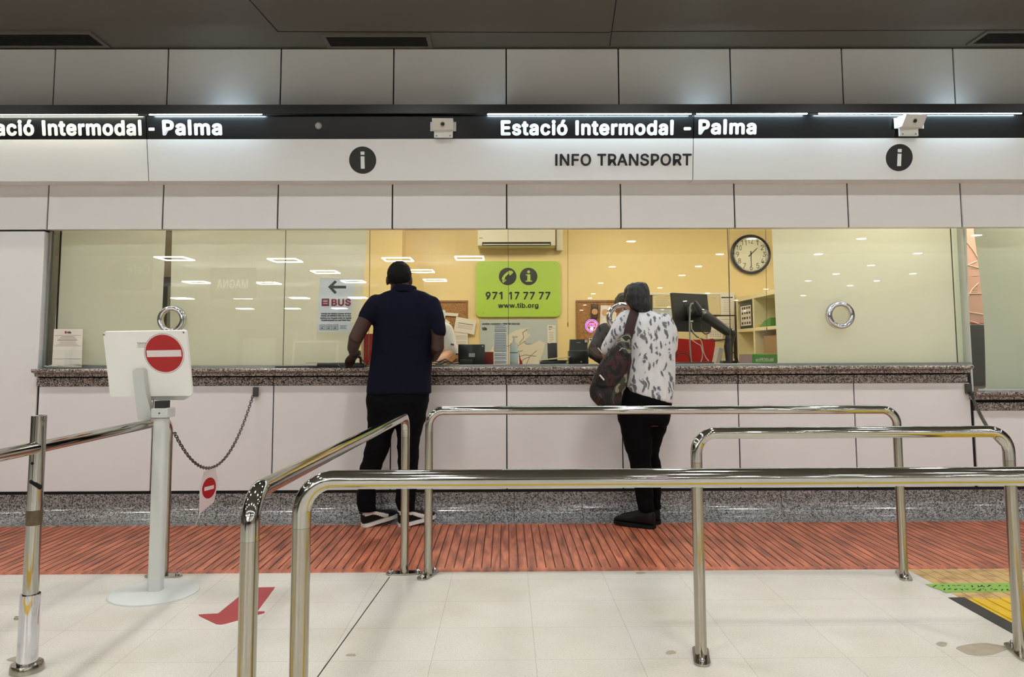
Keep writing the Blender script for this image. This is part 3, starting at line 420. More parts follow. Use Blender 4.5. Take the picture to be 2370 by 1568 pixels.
for yy in (3.85, 1.9, -.1, -2.2):
    for xx in (-5.6, -3.9, -2.2, -.5, 1.2, 2.9, 4.6, 6.3):
        p = Vector((xx+.25*math.sin(yy*3), yy, ZC-.002))
        if spot0 is None:
            t = spot0 = thing('recessed_spot', p, LB2, 'light', GR2)
            part('baffle', MB().lathe([(.10, -.036), (.10, 0), (.088, 0), (.088, -.036), (.10, -.036)], p, seg=24), M['plastic_dk'], t)
            part('lens', MB().lathe([(1e-4, -.003), (.087, -.003), (.087, -.001)], p, seg=24), M['l_spot'], t)
        else: t = copy_tree(spot0); t.location = p
GR3 = 'square ring lights hanging in the hall'; LB3 = 'square white ring light hung on thin wires, mirrored in the left glass'
ring0 = None
def ring_light(px, py, wpx):
    global ring0
    z = 2.92; p = mirror(px, py, z)
    if ring0 is None:
        t = ring0 = thing('ring_light', p, LB3, 'light', GR3); s = .27
        b = MB()
        for x0, x1, y0, y1 in ((-s, s, -s, -s+.018), (-s, s, s-.018, s), (-s, -s+.018, -s+.018, s-.018), (s-.018, s, -s+.018, s-.018)): b.box(p.x+x0, p.x+x1, p.y+y0, p.y+y1, z-.009, z+.009)
        part('tube_frame', b, M['l_ring'], t)
        for sx in (-s+.02, s-.02): part('wire', MB().cyl(p+Vector((sx, s-.02, .02)), p+Vector((sx, s-.02, ZC-z)), .003, 6), M['darkmetal'], t)
        return t
    t = copy_tree(ring0); t.location = p; return t
for px, py in ((404, 599), (660, 603), (753, 630), (456, 654), (620, 656), (818, 652), (921, 601), (975, 628), (1007, 649), (1087, 598)): ring_light(px, py, 60)
for i in range(5):
    for yy in (-14, -20):
        t = copy_tree(ring0); t.location = (-10.5+1.9*i, yy, 2.92)
# hanging board and cafe board far behind the camera, seen mirrored in the left panes
def hall_board(px0, py0, px1, py1, dist, name, lab, words, m, lm):
    a, b = at(px0, py0, dist), at(px1, py1, dist); Yr = 2*YG-dist
    t = thing(name, ((a.x+b.x)/2, Yr, b.z), lab, 'sign'); wd = b.x-a.x
    part('board', MB().box(a.x, b.x, Yr-.04, Yr, b.z, a.z), m, t)
    for s, fx0, fx1, fz0, fz1 in words:      # read from the booth side, so the text runs towards -x
        me = fit_text(s, .02, Vector((b.x-wd*fx0, Yr+.002, b.z+(a.z-b.z)*fz0)), -EX, EZ, EY, wd*(fx1-fx0), (a.z-b.z)*(fz1-fz0))
        part('lettering', me, lm, t)
    for fx in (.1, .9): part('hanger', MB().cyl((a.x+wd*fx, Yr-.02, a.z), (a.x+wd*fx, Yr-.02, ZC), .004, 8), M['darkmetal'], t)
    return t
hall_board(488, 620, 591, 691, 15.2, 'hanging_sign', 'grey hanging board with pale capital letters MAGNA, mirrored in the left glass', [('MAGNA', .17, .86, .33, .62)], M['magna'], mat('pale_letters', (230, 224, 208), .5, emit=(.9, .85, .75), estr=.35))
hall_board(262, 600, 350, 672, 17.5, 'cafe_board', 'pale board with faint lettering, mirrored in the far left glass', [('Café', .06, .62, .52, .82)], mat('board_pale', (176, 170, 152), .6), M['letter_white'])
# round neon sign, mirrored in the glass in front of the cork board
p = at(1369.5, 754.5, 17.0); p = Vector((p.x, 2*YG-17.0, p.z)); k = 17.0/F
t = thing('neon_sign', p-Vector((0, 0, 15*k)), 'round pink and violet neon sign mirrored in the glass beside the navy sleeve', 'neon sign')
part('ring', MB().torus(p, EY, 11.3*k, .9*k, 40, 8), M['neon_p'], t)
part('outer_ring', MB().torus(p, EY, 14.6*k, .8*k, 40, 8, PI*.7, PI*2.3), M['neon_v'], t)
for s, dz, wd in (('SANS', 2.2, 14), ('AINAY', -3.0, 17)):
    part('lettering', fit_text(s, .02, p+Vector((wd/2*k, .01, dz*k)), -EX, EZ, EY, wd*k, 4.2*k), M['neon_p'], t)
part('bulb', MB().ball(p+Vector((0, .01, -6.6*k)), 3.6*k, .01, 3.6*k), M['neon_w'], t)
part('back_disc', MB().cyl(p+EY*-.03, p+EY*-.02, 12*k, 32), M['hole'], t)
part('pole', MB().cyl(p+Vector((0, -.03, -12*k)), Vector((p.x, p.y-.03, 0)), .02, 10), M['darkmetal'], t)
# dark kiosks and benches in the hall, only their pale mirror images show
for (x0, x1, y0, yb, dist, nm, lab) in ((545, 655, 762, 850, 12.5, 'vending_kiosk', 'dark boxy kiosk faintly mirrored low in the left panes'), (655, 705, 742, 850, 13.5, 'display_cabinet', 'tall dark cabinet faintly mirrored beside the bus notice')):
    X0, X1, Z0, Z1 = rect(x0, y0, x1, yb, dist); Yr = 2*YG-dist
    t = thing(nm, ((X0+X1)/2, Yr-.3, 0), lab, 'kiosk')
    part('body', MB().box(X0, X1, Yr-.6, Yr, .05, Z1, .02), M['plastic_dk'], t); part('plinth', MB().box(X0+.03, X1-.03, Yr-.57, Yr-.03, 0, .05), M['dark'], t)
    part('screen', MB().box(X0+.12, X1-.12, Yr, Yr+.012, Z1*.55, Z1*.9, .004), M['plastic_grey'], t)

# ================================================================== front wall of the booth
wb = struct('wall_back', MB().box(-14, 14, YW+.012, YW+.06, Z2B+.004, ZC), M['substrate'])
X4, S = .0085, .815
for i in range(-6, 6):
    x0, x1 = X4+i*S+.0045, X4+(i+1)*S-.0045
    struct('wall_panel', MB().box(x0, x1, YW, YW+.014, at(1185, 262, YW).z, Z1T, .002, 1), M['panel'], wb)
    struct('wall_panel', MB().box(x0, x1, YW, YW+.065, Z2B, at(1185, 380, YW).z, .003, 1), M['panel'], wb)
    struct('wall_panel', MB().box(x0, x1, YW, YW+.014, at(1185, 378, YW).z, at(1185, 264, YW).z, .002, 1), M['panel'], wb)
struct('trim_2', MB().box(-6, 6, YW-.004, YW+.02, Z1T+.006, ZC-.004), M['ceil_frame'], wb)
# left white pier with its return
wl = struct('wall_pier', MB().box(-14, XL-.004, YW+.006, YW+.13, .2, Z2B-.004), M['substrate'])
for x0, x1 in ((XL-1.6, XL), (XL-3.2, XL-1.608)): struct('wall_panel', MB().box(x0, x1-.003, YW, YW+.064, ZPB, Z2B-.012, .003, 1), M['panel'], wl)
struct('trim_3', MB().box(XL-.001, XL+.012, YW+.05, YW+.10, ZST, Z2B-.004), M['alum'], wl)
# counter front panels
cf = struct('wall_counter', MB().box(XJ-3.5, XR, YW+.012, YW+.05, .02, ZST-.056).box(XR+.001, 14, YW+.012, YW+.05, .02, at(2300, 905, YG).z-.056), M['substrate'])
JX = [84.5, 352, 631, 904, 1173, 1441, 1711, 1980.5, 2251]
for a, b in zip(JX, JX[1:]):
    struct('counter_panel', MB().box(at(a, 1000, YW).x+.004, at(b, 1000, YW).x-.004, YW, YW+.014, ZPB, ZGB, .002, 1), M['panel'], cf)
ZGB2 = at(2300, 951, YW).z
for x0, x1 in ((XR+.006, XR+.82), (XR+.83, XR+1.65)): struct('counter_panel', MB().box(x0, x1, YW, YW+.014, ZPB, ZGB2, .002, 1), M['panel'], cf)
# granite apron strips
JG = [84.5, 633, 1171, 1708, 1976, 2240]
ap_t = at(1185, 871, YW).z
for a, b in zip(JG, JG[1:]): struct('granite_apron', MB().box(at(a, 880, YW).x+.0025, at(b, 880, YW).x-.0025, YW-.004, YW+.03, ZGB+.001, ap_t, .002, 1), M['granite'], cf)
struct('granite_apron', MB().box(XR+.01, XR+1.7, YW-.004, YW+.03, ZGB2+.001, at(2300, 932, YW).z, .002, 1), M['granite'], cf)
# moulded counter slab
def slab(x0, x1, ztop, name, lab):
    pr = [(YG+.75, ztop), (YS+.016, ztop), (YS+.005, ztop-.004), (YS, ztop-.012), (YS+.003, ztop-.021), (YS+.012, ztop-.027), (YS+.030, ztop-.029), (YS+.042, ztop-.037), (YS+.046, ztop-.055), (YG+.75, ztop-.055)]
    m2 = MB().prism([(x0, y, z) for y, z in pr], (x1-x0, 0, 0)); return single(name, m2, M['granite'], lab, 'counter')
slab(XSL, XSR, ZST, 'counter_slab', 'long brown speckled granite counter top with rounded nose under the glass')
slab(XSR+.012, XSR+1.75, at(2300, 905, YG).z, 'counter_slab', 'lower granite counter top at the right edge behind the chain')
# cove plinth
mb = MB(); zc = at(1185, 1140, YW).z; fl = .165; N = 10
pr = [(YW+.04, 0), (YW+.04, zc), (YW-.002, zc), (YW-.002, .115)]
for k in range(1, N+1):
    t_ = k/N*PI/2; pr.append((YW-.002-(fl)*(1-math.cos(t_)), .115-.108*math.sin(t_)))
pr.append((YW-.002-fl-.01, 0))
plinth_j = [-46, 168, 397, 650, 882, 1037, 1190, 1347, 1500, 1655, 1808, 1965, 2120, 2275, 2430]
for a, b in zip([-200]+plinth_j, plinth_j+[2600]):
    x0, x1 = at(a, 1165, YW).x, at(b, 1165, YW).x
    struct('baseboard_front', MB().prism([(x0+.0015, y, z) for y, z in pr], (x1-x0-.003, 0, 0)), M['granite2'])
# ================================================================== illuminated fascia sign
YF_T, YF_B = 5.205, 5.285
ZF_T, ZF_M, ZF_B = at(1185, 268, YF_T).z, at(1185, 321.5, 5.235).z, at(1185, 417.5, YF_B).z
def yf(z): return YF_T+(YF_B-YF_T)*(ZF_T-z)/(ZF_T-ZF_B)
UZF = Vector((0, YF_T-YF_B, ZF_T-ZF_B)).normalized(); NF = Vector((0, -UZF.z, UZF.y))
def onf(px, py):     # pixel -> point on the leaning fascia
    d = ray(px, py); P0 = Vector((0, YF_B, ZF_B)); return CAM + d*((P0-CAM).dot(NF)/d.dot(NF))
def text_f(s, bold, x0, x1, yb, yc, sp=1.0):
    a, b, c = onf(x0, yb), onf(x1, yb), onf(x0, yc); return fit_text(s, bold, a+NF*.0005, EX, UZF, NF, (b-a).x, (c-a).length, sp, .003)
def fascia(px0, px1, lab, texts, icon, tubes, xlim=None):
    xa = onf(px0, 350).x if px0 is not None else -4.6; xb = onf(px1, 350).x if px1 is not None else 4.6
    t = thing('fascia_sign', ((xa+xb)/2, YF_B, ZF_B), lab, 'sign')
    xa += .003; xb -= .003
    part('white_board', MB().prism([(xa, YF_B, ZF_B), (xa, yf(ZF_M), ZF_M), (xa, YW, ZF_M), (xa, YW, ZF_B)], (xb-xa, 0, 0)), M['sign_white'], t, smooth=False)
    part('black_band', MB().prism([(xa, yf(ZF_M)+.003, ZF_M), (xa, YF_T+.003, ZF_T), (xa, YF_T+.003, ZF_T+.006), (xa, YW, ZF_T+.006), (xa, YW, ZF_M)], (xb-xa, 0, 0)), M['sign_black'], t, smooth=False)
    for (s, bold, x0, x1, yb, yc, m) in texts: part('lettering', text_f(s, bold, x0, x1, yb, yc), m, t)
    if icon:
        c = onf(*icon); r = 31.8*5.25/F
        ic = part('info_disc', MB().cyl(c-NF*.001, c+NF*.003, r, 48), M['icon_black'], t)
        b = MB(); 
        for dx0, dx1, dy0, dy1 in ((-4.5, 4.5, 12.5, 20), (-4.5, 4.5, -20, 9)):
            q = [c+NF*.003+EX*(dx*r/31.8+ .02*0)+UZF*(dy*r/31.8) for dx, dy in ((dx0, dy0), (dx1, dy0), (dx1, dy1), (dx0, dy1))]; b.prism(q, NF*.002)
        part('letter_i', b, M['letter_white'], ic, smooth=False)
    for (x0, x1, m) in tubes:
        a, b_ = at(x0, 264.5, 5.165), at(x1, 264.5, 5.165); z = at(1185, 263.6, 5.165).z
        part('tube_light', MB().cyl((a.x, 5.165, z), (b_.x, 5.165, z), .006, 12), m, t)
    return t
LWm, LBm = M['letter_white'], M['letter_black']
fascia(None, 341, 'white and black station fascia at the left, ending in the letters Intermodal', [('Estació Intermodal', .034, -76, 329, 315, 279, LWm)], None, [(-300, 318, M['l_tube_w'])])
fascia(341, 1604.5, 'middle fascia with unlit gap, INFO TRANSPORT lettering and black info disc', [('-', .03, 345, 359, 315, 279, LWm), ('Palma', .034, 377, 515, 314, 278, LWm), ('Estació Intermodal -', .034, 1159, 1599, 314, 279, LWm), ('INFO TRANSPORT', .018, 1285, 1600, 384, 356.5, LBm)], (839.5, 371), [(346, 606, M['l_tube']), (1128, 1600, M['l_tube'])])
fascia(1604.5, None, 'station fascia at the right with the word Palma and black info disc below a camera', [('Palma', .034, 1616, 1750, 312, 277, LWm)], (2081, 365), [(1612, 1868, M['l_tube']), (1895, 2364, M['l_tube'])])
zh0, zh1 = at(1185, 262.5, 5.14).z, at(1185, 241.5, 5.14).z
t = thing('sign_hood', (0, 5.2, zh0), 'long black hood strip over the sign tubes', 'canopy')
part('front_lip', MB().box(-4.6, 4.6, 5.14, 5.15, zh0, zh1, .002, 1), M['hood'], t); xg = [-4.6]
for a_, b_ in ((488, 530), (1136, 1150), (1625, 1662), (2215, 2260)): xg += [at(a_, 240, 5.2).x, at(b_, 240, 5.2).x]
xg.append(4.6)
for k in range(0, len(xg), 2): part('top_plate', MB().box(xg[k], xg[k+1], 5.15, YW-.005, zh1-.008, zh1-.002), M['hood'], t)
c = onf(737, 291); single('ceiling_sensor', MB().lathe([(1e-4, .012), (.016, .011), (.023, .004), (.024, 0)], c, NF), M['plastic_grey'], 'small round grey sensor on the unlit black band', 'sensor')
def camera_box(px0, px1, py0, py1, yaw, lab, plate):
    Yc = yf(ZF_M)-.03
    X0, X1, Z0, Z1 = rect(px0, py0, px1, py1, Yc); wd = X1-X0; t = thing('counter_camera', ((X0+X1)/2, Yc, Z0), lab, 'camera', 'white wedge cameras on the black band')
    zp = Z0+(Z1-Z0)*.42
    part('bracket', MB().box(X0+wd*plate[0], X0+wd*plate[1], Yc-.018, Yc, Z0, zp+.02, .002, 1), M['camwhite'], t)
    R = Matrix.Translation(Vector(((X0+X1)/2, Yc-.03, (zp+Z1)/2))) @ Matrix.Rotation(yaw, 4, 'Z')
    hw, hh = wd*.40, (Z1-zp)/2
    b = MB().prism([(-hw, .03, -hh), (-hw, -.012, -hh), (-hw, -.062, hh), (-hw, .03, hh)], (2*hw, 0, 0)).xf(R)
    hs = part('housing', b, M['camwhite'], t, smooth=False)
    part('back_plate', MB().box(X0, X1, Yc-.008, Yc, zp, Z1, .002, 1), M['camwhite'], t)
    n = Vector((0, -1, -.7)).normalized(); cl = Vector((0, -.038, 0))
    b = MB().lathe([(.016, 0), (.016, .005), (.014, .006)], cl, n, 24).xf(R); part('lens_ring', b, M['plastic_grey'], t)
    b = MB().lathe([(1e-4, .008), (.010, .0078), (.012, .004)], cl, n, 20).xf(R); part('lens', b, M['lens'], t)
    for fx in (plate[0]+.1, plate[1]-.1): part('screw', MB().cyl((X0+wd*fx, Yc-.02, Z0+.012), (X0+wd*fx, Yc-.017, Z0+.012), .005, 10), M['screw'], t)
    return t
camera_box(996, 1056, 283, 320, .02, 'white wedge camera facing straight out beside the word Estació', (.15, .87))
camera_box(2069, 2137, 274, 316, .22, 'white wedge camera turned aside, above the right info disc', (.14, .78))
# ceiling vents
def vent(px, lab):
    q = [atz(x, y, ZC) for x, y in px]; x0 = min((q[0].x+q[3].x)/2, (q[1].x+q[2].x)/2); x1 = max((q[0].x+q[3].x)/2, (q[1].x+q[2].x)/2); y0 = (q[0].y+q[1].y)/2; y1 = (q[2].y+q[3].y)/2
    t = thing('ceiling_vent', ((x0+x1)/2, (y0+y1)/2, ZC-.012), lab, 'vent', 'dark grilles in the ceiling'); f = .03; b = MB()
    for a in ((x0, x1, y0, y0+f), (x0, x1, y1-f, y1), (x0, x0+f, y0+f, y1-f), (x1-f, x1, y0+f, y1-f)): b.box(*a, ZC-.012, ZC)
    part('frame', b, M['ceil_frame'], t, smooth=False)
    part('backing', MB().box(x0+f, x1-f, y0+f, y1-f, ZC-.003, ZC-.001), M['hole'], t)
    b = MB(); n = 10
    for k in range(n): yy = y0+f+(y1-y0-2*f)*(k+.5)/n; b.box(x0+f, x1-f, yy-.004, yy+.004, ZC-.010, ZC-.004)
    part('slats', b, M['vent_dark'], t, smooth=False)
vent([(-30, 72), (208, 72), (256, 106), (-30, 108)], 'dark ceiling grille at the left edge of the frame')
vent([(741, 77), (993, 79), (1004, 109), (758, 108)], 'dark ceiling grille in the middle above the unlit sign gap')
vent([(2284, 70), (2560, 68), (2520, 101), (2232, 103)], 'dark ceiling grille cut by the right edge of the frame')

# ================================================================== floor surfaces
YR1 = atz(1185, 1324, 0).y; YR0 = YW-.002-fl-.006
mb = MB(); xs = []; x = -6.5; pitch = .049
while x < 6.5: xs += [(x, 0), (x+.043, 0), (x+.0435, 1), (x+.0486, 1)]; x += pitch
vb = mb.b; rows = []
for (xx, lo) in xs:
    zt = .002 if lo else .007
    rows.append([vb.verts.new((xx, y, z)) for y, z in ((YR1, .0), (YR1+.004, .006), (YR1+.045, .007), (YR1+.05, zt), (YR0, zt))])
for a, b in zip(rows, rows[1:]):
    lo = abs(a[3].co.z-.002) < 1e-4 or abs(b[3].co.z-.002) < 1e-4
    for k in range(4):
        fc = vb.faces.new((a[k], b[k], b[k+1], a[k+1])); fc.material_index = 1 if lo and k > 1 else 0
me = mb.mesh('floor_ribbed_strip'); me.materials.append(M['red']); me.materials.append(mat('dark_groove_rubber', (112, 58, 42), .6, noise_amt=.25, nscale=8))  # groove faces coloured darker than the ribs
struct('floor_ribbed_strip', me, None, smooth=False)
mb = MB()
def fstrip(poly, h, m2=None):
    q = [atz(x, y, 0) for x, y in poly]; (m2 or mb).prism([Vector((p.x, p.y, .0002)) for p in q], (0, 0, h)); return m2 or mb
a, b = atz(902, 1336), atz(735, 1568); d = (b-a).normalized(); n = Vector((-d.y, d.x, 0))*.0022; e = b+d*2.2
struct('trim_4', MB().prism([a-n+EZ*.0002, e-n+EZ*.0002, e+n+EZ*.0002, a+n+EZ*.0002], (0, 0, .0006)), M['hole'], smooth=False)
# tactile lane on the right running towards the camera, then across in front of the near rail
tx0 = (atz(2165, 1340).x+atz(2348, 1470).x)/2+.02; ty1 = atz(2240, 1388).y; tx1 = tx0+.62
t = struct('floor_tactile_lane', MB().box(tx0-.02, tx1, 1.15, YR1-.004, .0003, .0012), M['tan'], smooth=False)
b = MB()
for k in range(9):
    x0 = tx0+.02+k*.066; b.box(x0, x0+.036, 1.2, ty1, .0012, .006, .0015, 1)
struct('tactile_ribs', b, M['yellow'], t); struct('tactile_base', MB().box(tx0, tx1, 1.15, ty1, .0012, .0018), M['yellow'], t, smooth=False)
struct('edging', MB().box(tx0-.075, tx0-.001, 1.15, ty1+.02, .0004, .003), M['blackstrip'], t, smooth=False)
b = MB()
for k in range(9): b.box(tx0+.03+k*.066, tx0+.034+k*.066, ty1, YR1-.006, .0012, .0016)
struct('grooves', b, M['print_'], t, smooth=False)
t = struct('floor_tactile_cross', MB().box(-3.2, tx0-.09, 1.35, 1.75, .0003, .0015), M['yellow'], smooth=False)
b = MB()
for k in range(6): b.box(-3.2, tx0-.09, 1.365+k*.066, 1.40+k*.066, .0015, .006)
struct('tactile_ribs', b, M['yellow'], t, smooth=False)
# decals
g = thing('floor_decal', atz(2260, 1362, 0)+EZ*.0012, 'torn lime green floor decal with dark strokes beside the right rail post', 'decal')
dq = [atz(x, y, .0014) for x, y in ((2142, 1353), (2172, 1352), (2240, 1351), (2420, 1350), (2420, 1370), (2300, 1371), (2210, 1372), (2188, 1373), (2175, 1366), (2156, 1360))]
part('sheet', MB().prism(dq, (0, 0, .0006)), M['green_decal'], g, smooth=False)
b = MB(); rnd = random.Random(3)
for row, yy in ((0, 1357.5), (1, 1365.5)):
    for k in range(17):
        px = 2166+row*18+k*13.5
        for q in range(2):
            p = atz(px+rnd.uniform(-5, 5), yy+rnd.uniform(-2.6, 2.6), .0021); p2 = atz(px+rnd.uniform(-7, 7), yy+rnd.uniform(-2.8, 2.8), .0021)
            d = (p2-p); 
            if d.length < .01: continue
            n = Vector((-d.y, d.x, 0)).normalized()*.0028; b.prism([p-n, p2-n, p2+n, p+n], (0, 0, .0003))
part('ink_strokes', b, M['hole'], g, smooth=False)
single('arrow_decal', fstrip([(637, 1360), (579, 1361), (505, 1421), (459, 1423.5), (461, 1427), (500, 1446), (512, 1447), (522, 1445), (612, 1420), (613, 1416.5), (596, 1416)], .0008, MB()), M['red_decal'], 'faded red arrow decal on the cream floor behind the left rail posts', 'decal')
for i, (px, py, rx, ry, lab) in enumerate(((812, 1517, 12, 3.5, 'small tan scuff on the floor right of the near rail post'), (1552, 1511, 12, 5, 'tan round scuff beside the base of the middle rail post'), (1482, 1327, 12, 2.5, 'tan scuff on the floor at the edge of the red strip'), (2272, 1504, 58, 13, 'long grey stain on the floor near the right post base'), (2180, 1492, 13, 5, 'small grey stain left of the long grey stain'), (46, 1528, 28, 7, 'grey stain at the foot of the slotted post'))):
    q = [atz(px+rx*math.cos(a)*(1+.12*math.sin(3*a+i)), py+ry*math.sin(a)*(1+.15*math.cos(2*a+i)), .0003) for a in [2*PI*k/24 for k in range(24)]]
    single('floor_stain', MB().prism(q, (0, 0, .0003)), M['stain'], lab, 'stain')

# ================================================================== steel handrails
TR = .0222
def fillet(pts, R, n=10):
    pts = [Vector(p) for p in pts]; out = [pts[0]]
    for i in range(1, len(pts)-1):
        p = pts[i]; a = (pts[i-1]-p).normalized(); c = (pts[i+1]-p).normalized(); ang = a.angle(c); d = R/math.tan(ang/2)
        s, e = p+a*d, p+c*d; cen = p+(a+c).normalized()*(R/math.sin(ang/2)); v0, v1 = s-cen, e-cen; th = v0.angle(v1); ax = v0.cross(v1).normalized()
        for k in range(n+1): out.append(cen + Matrix.Rotation(th*k/n, 3, ax) @ v0)
    out.append(pts[-1]); return out
def plate(p, d, lab=None, ln=.19, wd=.06):
    """oblong floor flange with two bolts"""
    d = Vector((d[0], d[1], 0)).normalized(); n = Vector((-d.y, d.x, 0)); r = wd/2; P = []
    for sgn in (1, -1):
        for k in range(9): a = -PI/2+k*PI/8; P.append(p+d*sgn*((ln/2-r)+r*math.cos(a))+n*sgn*r*math.sin(a)+EZ*.0004)
    return MB().prism(P, (0, 0, .008)), [p+d*(ln/2-.025), p-d*(ln/2-.025)]
def add_plate(t, p, d, ln=.19):
    m2, bolts = plate(p, d, ln=ln); pl = part('base_plate', m2, M['brushed'], t)
    for q in bolts: part('bolt', MB().lathe([(1e-4, .026), (.006, .025), (.008, .019), (.011, .017), (.011, .008)], q, EZ, 16), M['chrome'], pl)
def handrail(pA, pB, h, lab, postA=True, postB=True, pd=(1, 0), R=.075, grp='bent steel queue handrails'):
    pA, pB = Vector((pA[0], pA[1], 0)), Vector((pB[0], pB[1], 0)); t = thing('handrail', (pA+pB)/2 if (postA and postB) else (pA if postA else pB), lab, 'handrail', grp)
    low = h-R-.035; pts = ([pA+EZ*low] if postA else [])+[pA+EZ*h, pB+EZ*h]+([pB+EZ*low] if postB else [])
    part('top_rail', MB().tube(fillet(pts, R), TR, 28), M['steel'], t)
    for ok, p in ((postA, pA), (postB, pB)):
        if ok: part('post', MB().cyl(p+EZ*.006, p+EZ*(low-.0005), TR*.985, 28), M['brushed'], t); add_plate(t, p, pd)
    return t
HA = at(1500, 950, 4.06).z
pa, pb = atz(991, 1333), atz(2092, 1334); handrail(pa, pb, at(1000, 951, pa.y).z, 'far steel handrail closest to the counter, in front of both customers', pd=(.35, 1))
pa, pb = atz(1623, 1522), atz(2362, 1514); handrail(pa, pb, at(1622, 1003, pa.y).z, 'shorter steel handrail at the right, one post in the middle of the floor', pd=(.2, 1))
yC = 1.86; xC = at(697, 1250, yC).x; zC_ = at(1500, 1107, yC).z
handrail((xC, yC), (3.3, yC), zC_, 'nearest steel handrail, running across and out of the right edge', pd=(.2, 1))
yD = 1.88; xD = at(577, 1300, yD).x; pb = atz(936, 1329); handrail((xD, yD), (pb.x, pb.y), at(943, 963, pb.y).z, 'steel handrail running away from the viewer towards the counter, left of the nearest rail', pd=(1, .1))
# left rail welded to a slotted post
pE = atz(379, 1335); pF = atz(62, 1553); hE = at(382, 972, pE.y).z
t = thing('handrail', pE, 'left steel handrail welded to a thick slotted sleeve post', 'handrail', 'bent steel queue handrails')
dE = (Vector((pF.x, pF.y, 0))-Vector((pE.x, pE.y, 0))).normalized(); out = Vector((pF.x, pF.y, 0))+dE*2.2
part('top_rail', MB().tube(fillet([pE+EZ*(hE-.11), pE+EZ*hE, out+EZ*hE, out+EZ*.01], .075), TR, 28), M['steel'], t)
part('post', MB().cyl(pE+EZ*.006, pE+EZ*(hE-.1105), TR*.985, 28), M['brushed'], t); add_plate(t, pE, (1, 0))
zF = at(78, 962, pF.y).z; r1 = .0265; zs = at(66, 1375, pF.y).z
sp = part('slotted_post', MB().lathe([(r1, .015), (r1, zF-.001), (r1-.002, zF), (1e-4, zF)], Vector((pF.x, pF.y, 0)), EZ, 36), M['steel'], t)
part('sleeve', MB().lathe([(r1+.001, zs), (r1+.007, zs), (r1+.0075, zs-.004), (r1+.0085, .02), (r1+.001, .02)], Vector((pF.x, pF.y, 0)), EZ, 36), M['chrome'], t)
part('floor_collar', MB().lathe([(r1, .03), (.052, .028), (.056, .018), (.056, .0004), (1e-4, .0004)], Vector((pF.x, pF.y, 0)), EZ, 36), M['brushed'], t)
zb = at(36, 1432, pF.y).z; part('clamp_bolt', MB().cyl((pF.x-r1-.005, pF.y, zb), (pF.x-r1-.026, pF.y, zb), .0075, 14), M['brushed'], t)
zr = at(70, 1197, pF.y).z; part('tape_residue', MB().lathe([(r1+.0006, zr-.028), (r1+.0012, zr-.02), (r1+.0012, zr+.02), (r1+.0006, zr+.026)], Vector((pF.x, pF.y, 0)), EZ, 36), M['rust'], sp)
zh = at(75, 1071, pF.y).z; part('hole', MB().ball((pF.x-.001, pF.y-r1+.002, zh), .0065, .004, .0065), M['hole'], sp)
zo = at(78, 1117, pF.y).z; part('slot', MB().limb([(pF.x-.002, pF.y-r1+.007, zo+.006), (pF.x+.010, pF.y-r1+.009, zo-.004), (pF.x+.019, pF.y-r1+.017, zo-.016)], [.010, .010, .010], 12), M['hole'], sp)

# ================================================================== touch kiosk seen from behind
pK = atz(357, 1373); YK = pK.y-.02
t = thing('touch_kiosk', Vector((pK.x, pK.y, 0)), 'white back of a touch screen kiosk with red no entry sticker, on round base', 'kiosk')
part('base', MB().lathe([(1e-4, .014), (.19, .012), (.203, .006), (.205, .0005), (1e-4, .0005)], Vector((pK.x, pK.y, 0)), EZ, 56), M['kiosk_grey'], t)
ztop = at(365, 968, pK.y).z
part('column', MB().prism(rounded_rect(pK.x-.028, pK.x+.038, 0, .075, .016, 0) and [Vector((v.x, pK.y-.03+v.z, .012)) for v in rounded_rect(pK.x-.028, pK.x+.036, 0, .07, .022, 0)], (0, 0, ztop-.012)), M['kiosk_grey'], t)
TLp, TRp = at(238, 769, YK-.02), at(430, 765.5, YK-.05); BLp = at(255, 919, YK+.06)
U = TRp-TLp; V = BLp-TLp; NK = U.cross(V).normalized(); NK = NK if NK.y < 0 else -NK
wU, wV = U.length, V.length; un, vn = U.normalized(), V.normalized()
def kp(u, v, o=0): return TLp+un*u+vn*v+NK*o
Q = []; r = .012
for cu_, cv_, a in ((wU-r, wV-r, 0), (r, wV-r, PI/2), (r, r, PI), (wU-r, r, 1.5*PI)):
    for k in range(7): th = a+k*PI/12; Q.append(kp(cu_+r*math.cos(th), cv_+r*math.sin(th), 0))
sh = part('shell', MB().prism(Q, -NK*.018), M['kiosk'], t)
part('screen', MB().prism([kp(.02, .02, -.0185), kp(wU-.02, .02, -.0185), kp(wU-.02, wV-.02, -.0185), kp(.02, wV-.02, -.0185)], -NK*.002), M['plastic_black'], t)
def kuv(px, py):
    d = ray(px, py); p = CAM+d*((TLp-CAM).dot(NK)/d.dot(NK)); q = p-TLp
    vv = (q.dot(vn)-q.dot(un)*un.dot(vn))/(1-un.dot(vn)**2); return q.dot(un)-vv*un.dot(vn), vv, p
_, _, cS = kuv(380, 818.5); rS = 47.3*YK/F; ut = un; vt = NK.cross(ut).normalized(); vt = vt if vt.z > 0 else -vt
st = part('no_entry_sticker', MB().cyl(cS+NK*.0003, cS+NK*.001, rS, 56), M['sticker_white'], sh)
part('sticker_rim', MB().torus(cS+NK*.001, NK, rS-.0012, .0007, 64, 6), M['print_'], sh)
part('red_disc', MB().cyl(cS+NK*.001, cS+NK*.0015, rS*.93, 56), M['sticker_red'], sh)
hw, hh = rS*.86, rS*.165; part('white_bar', MB().prism([cS+ut*a+vt*b_+NK*.0015 for a, b_ in ((-hw, -hh), (hw, -hh), (hw, hh), (-hw, hh))], NK*.0006), M['sticker_white'], sh, smooth=False)
_, _, a = kuv(317.5, 798); _, _, b_ = kuv(339, 797); part('lettering', fit_text('TOUCH', .012, a+NK*.0004, ut, vt, NK, (b_-a).length, 5.0*YK/F, thick=.0004), M['print_'], sh)
b = MB()
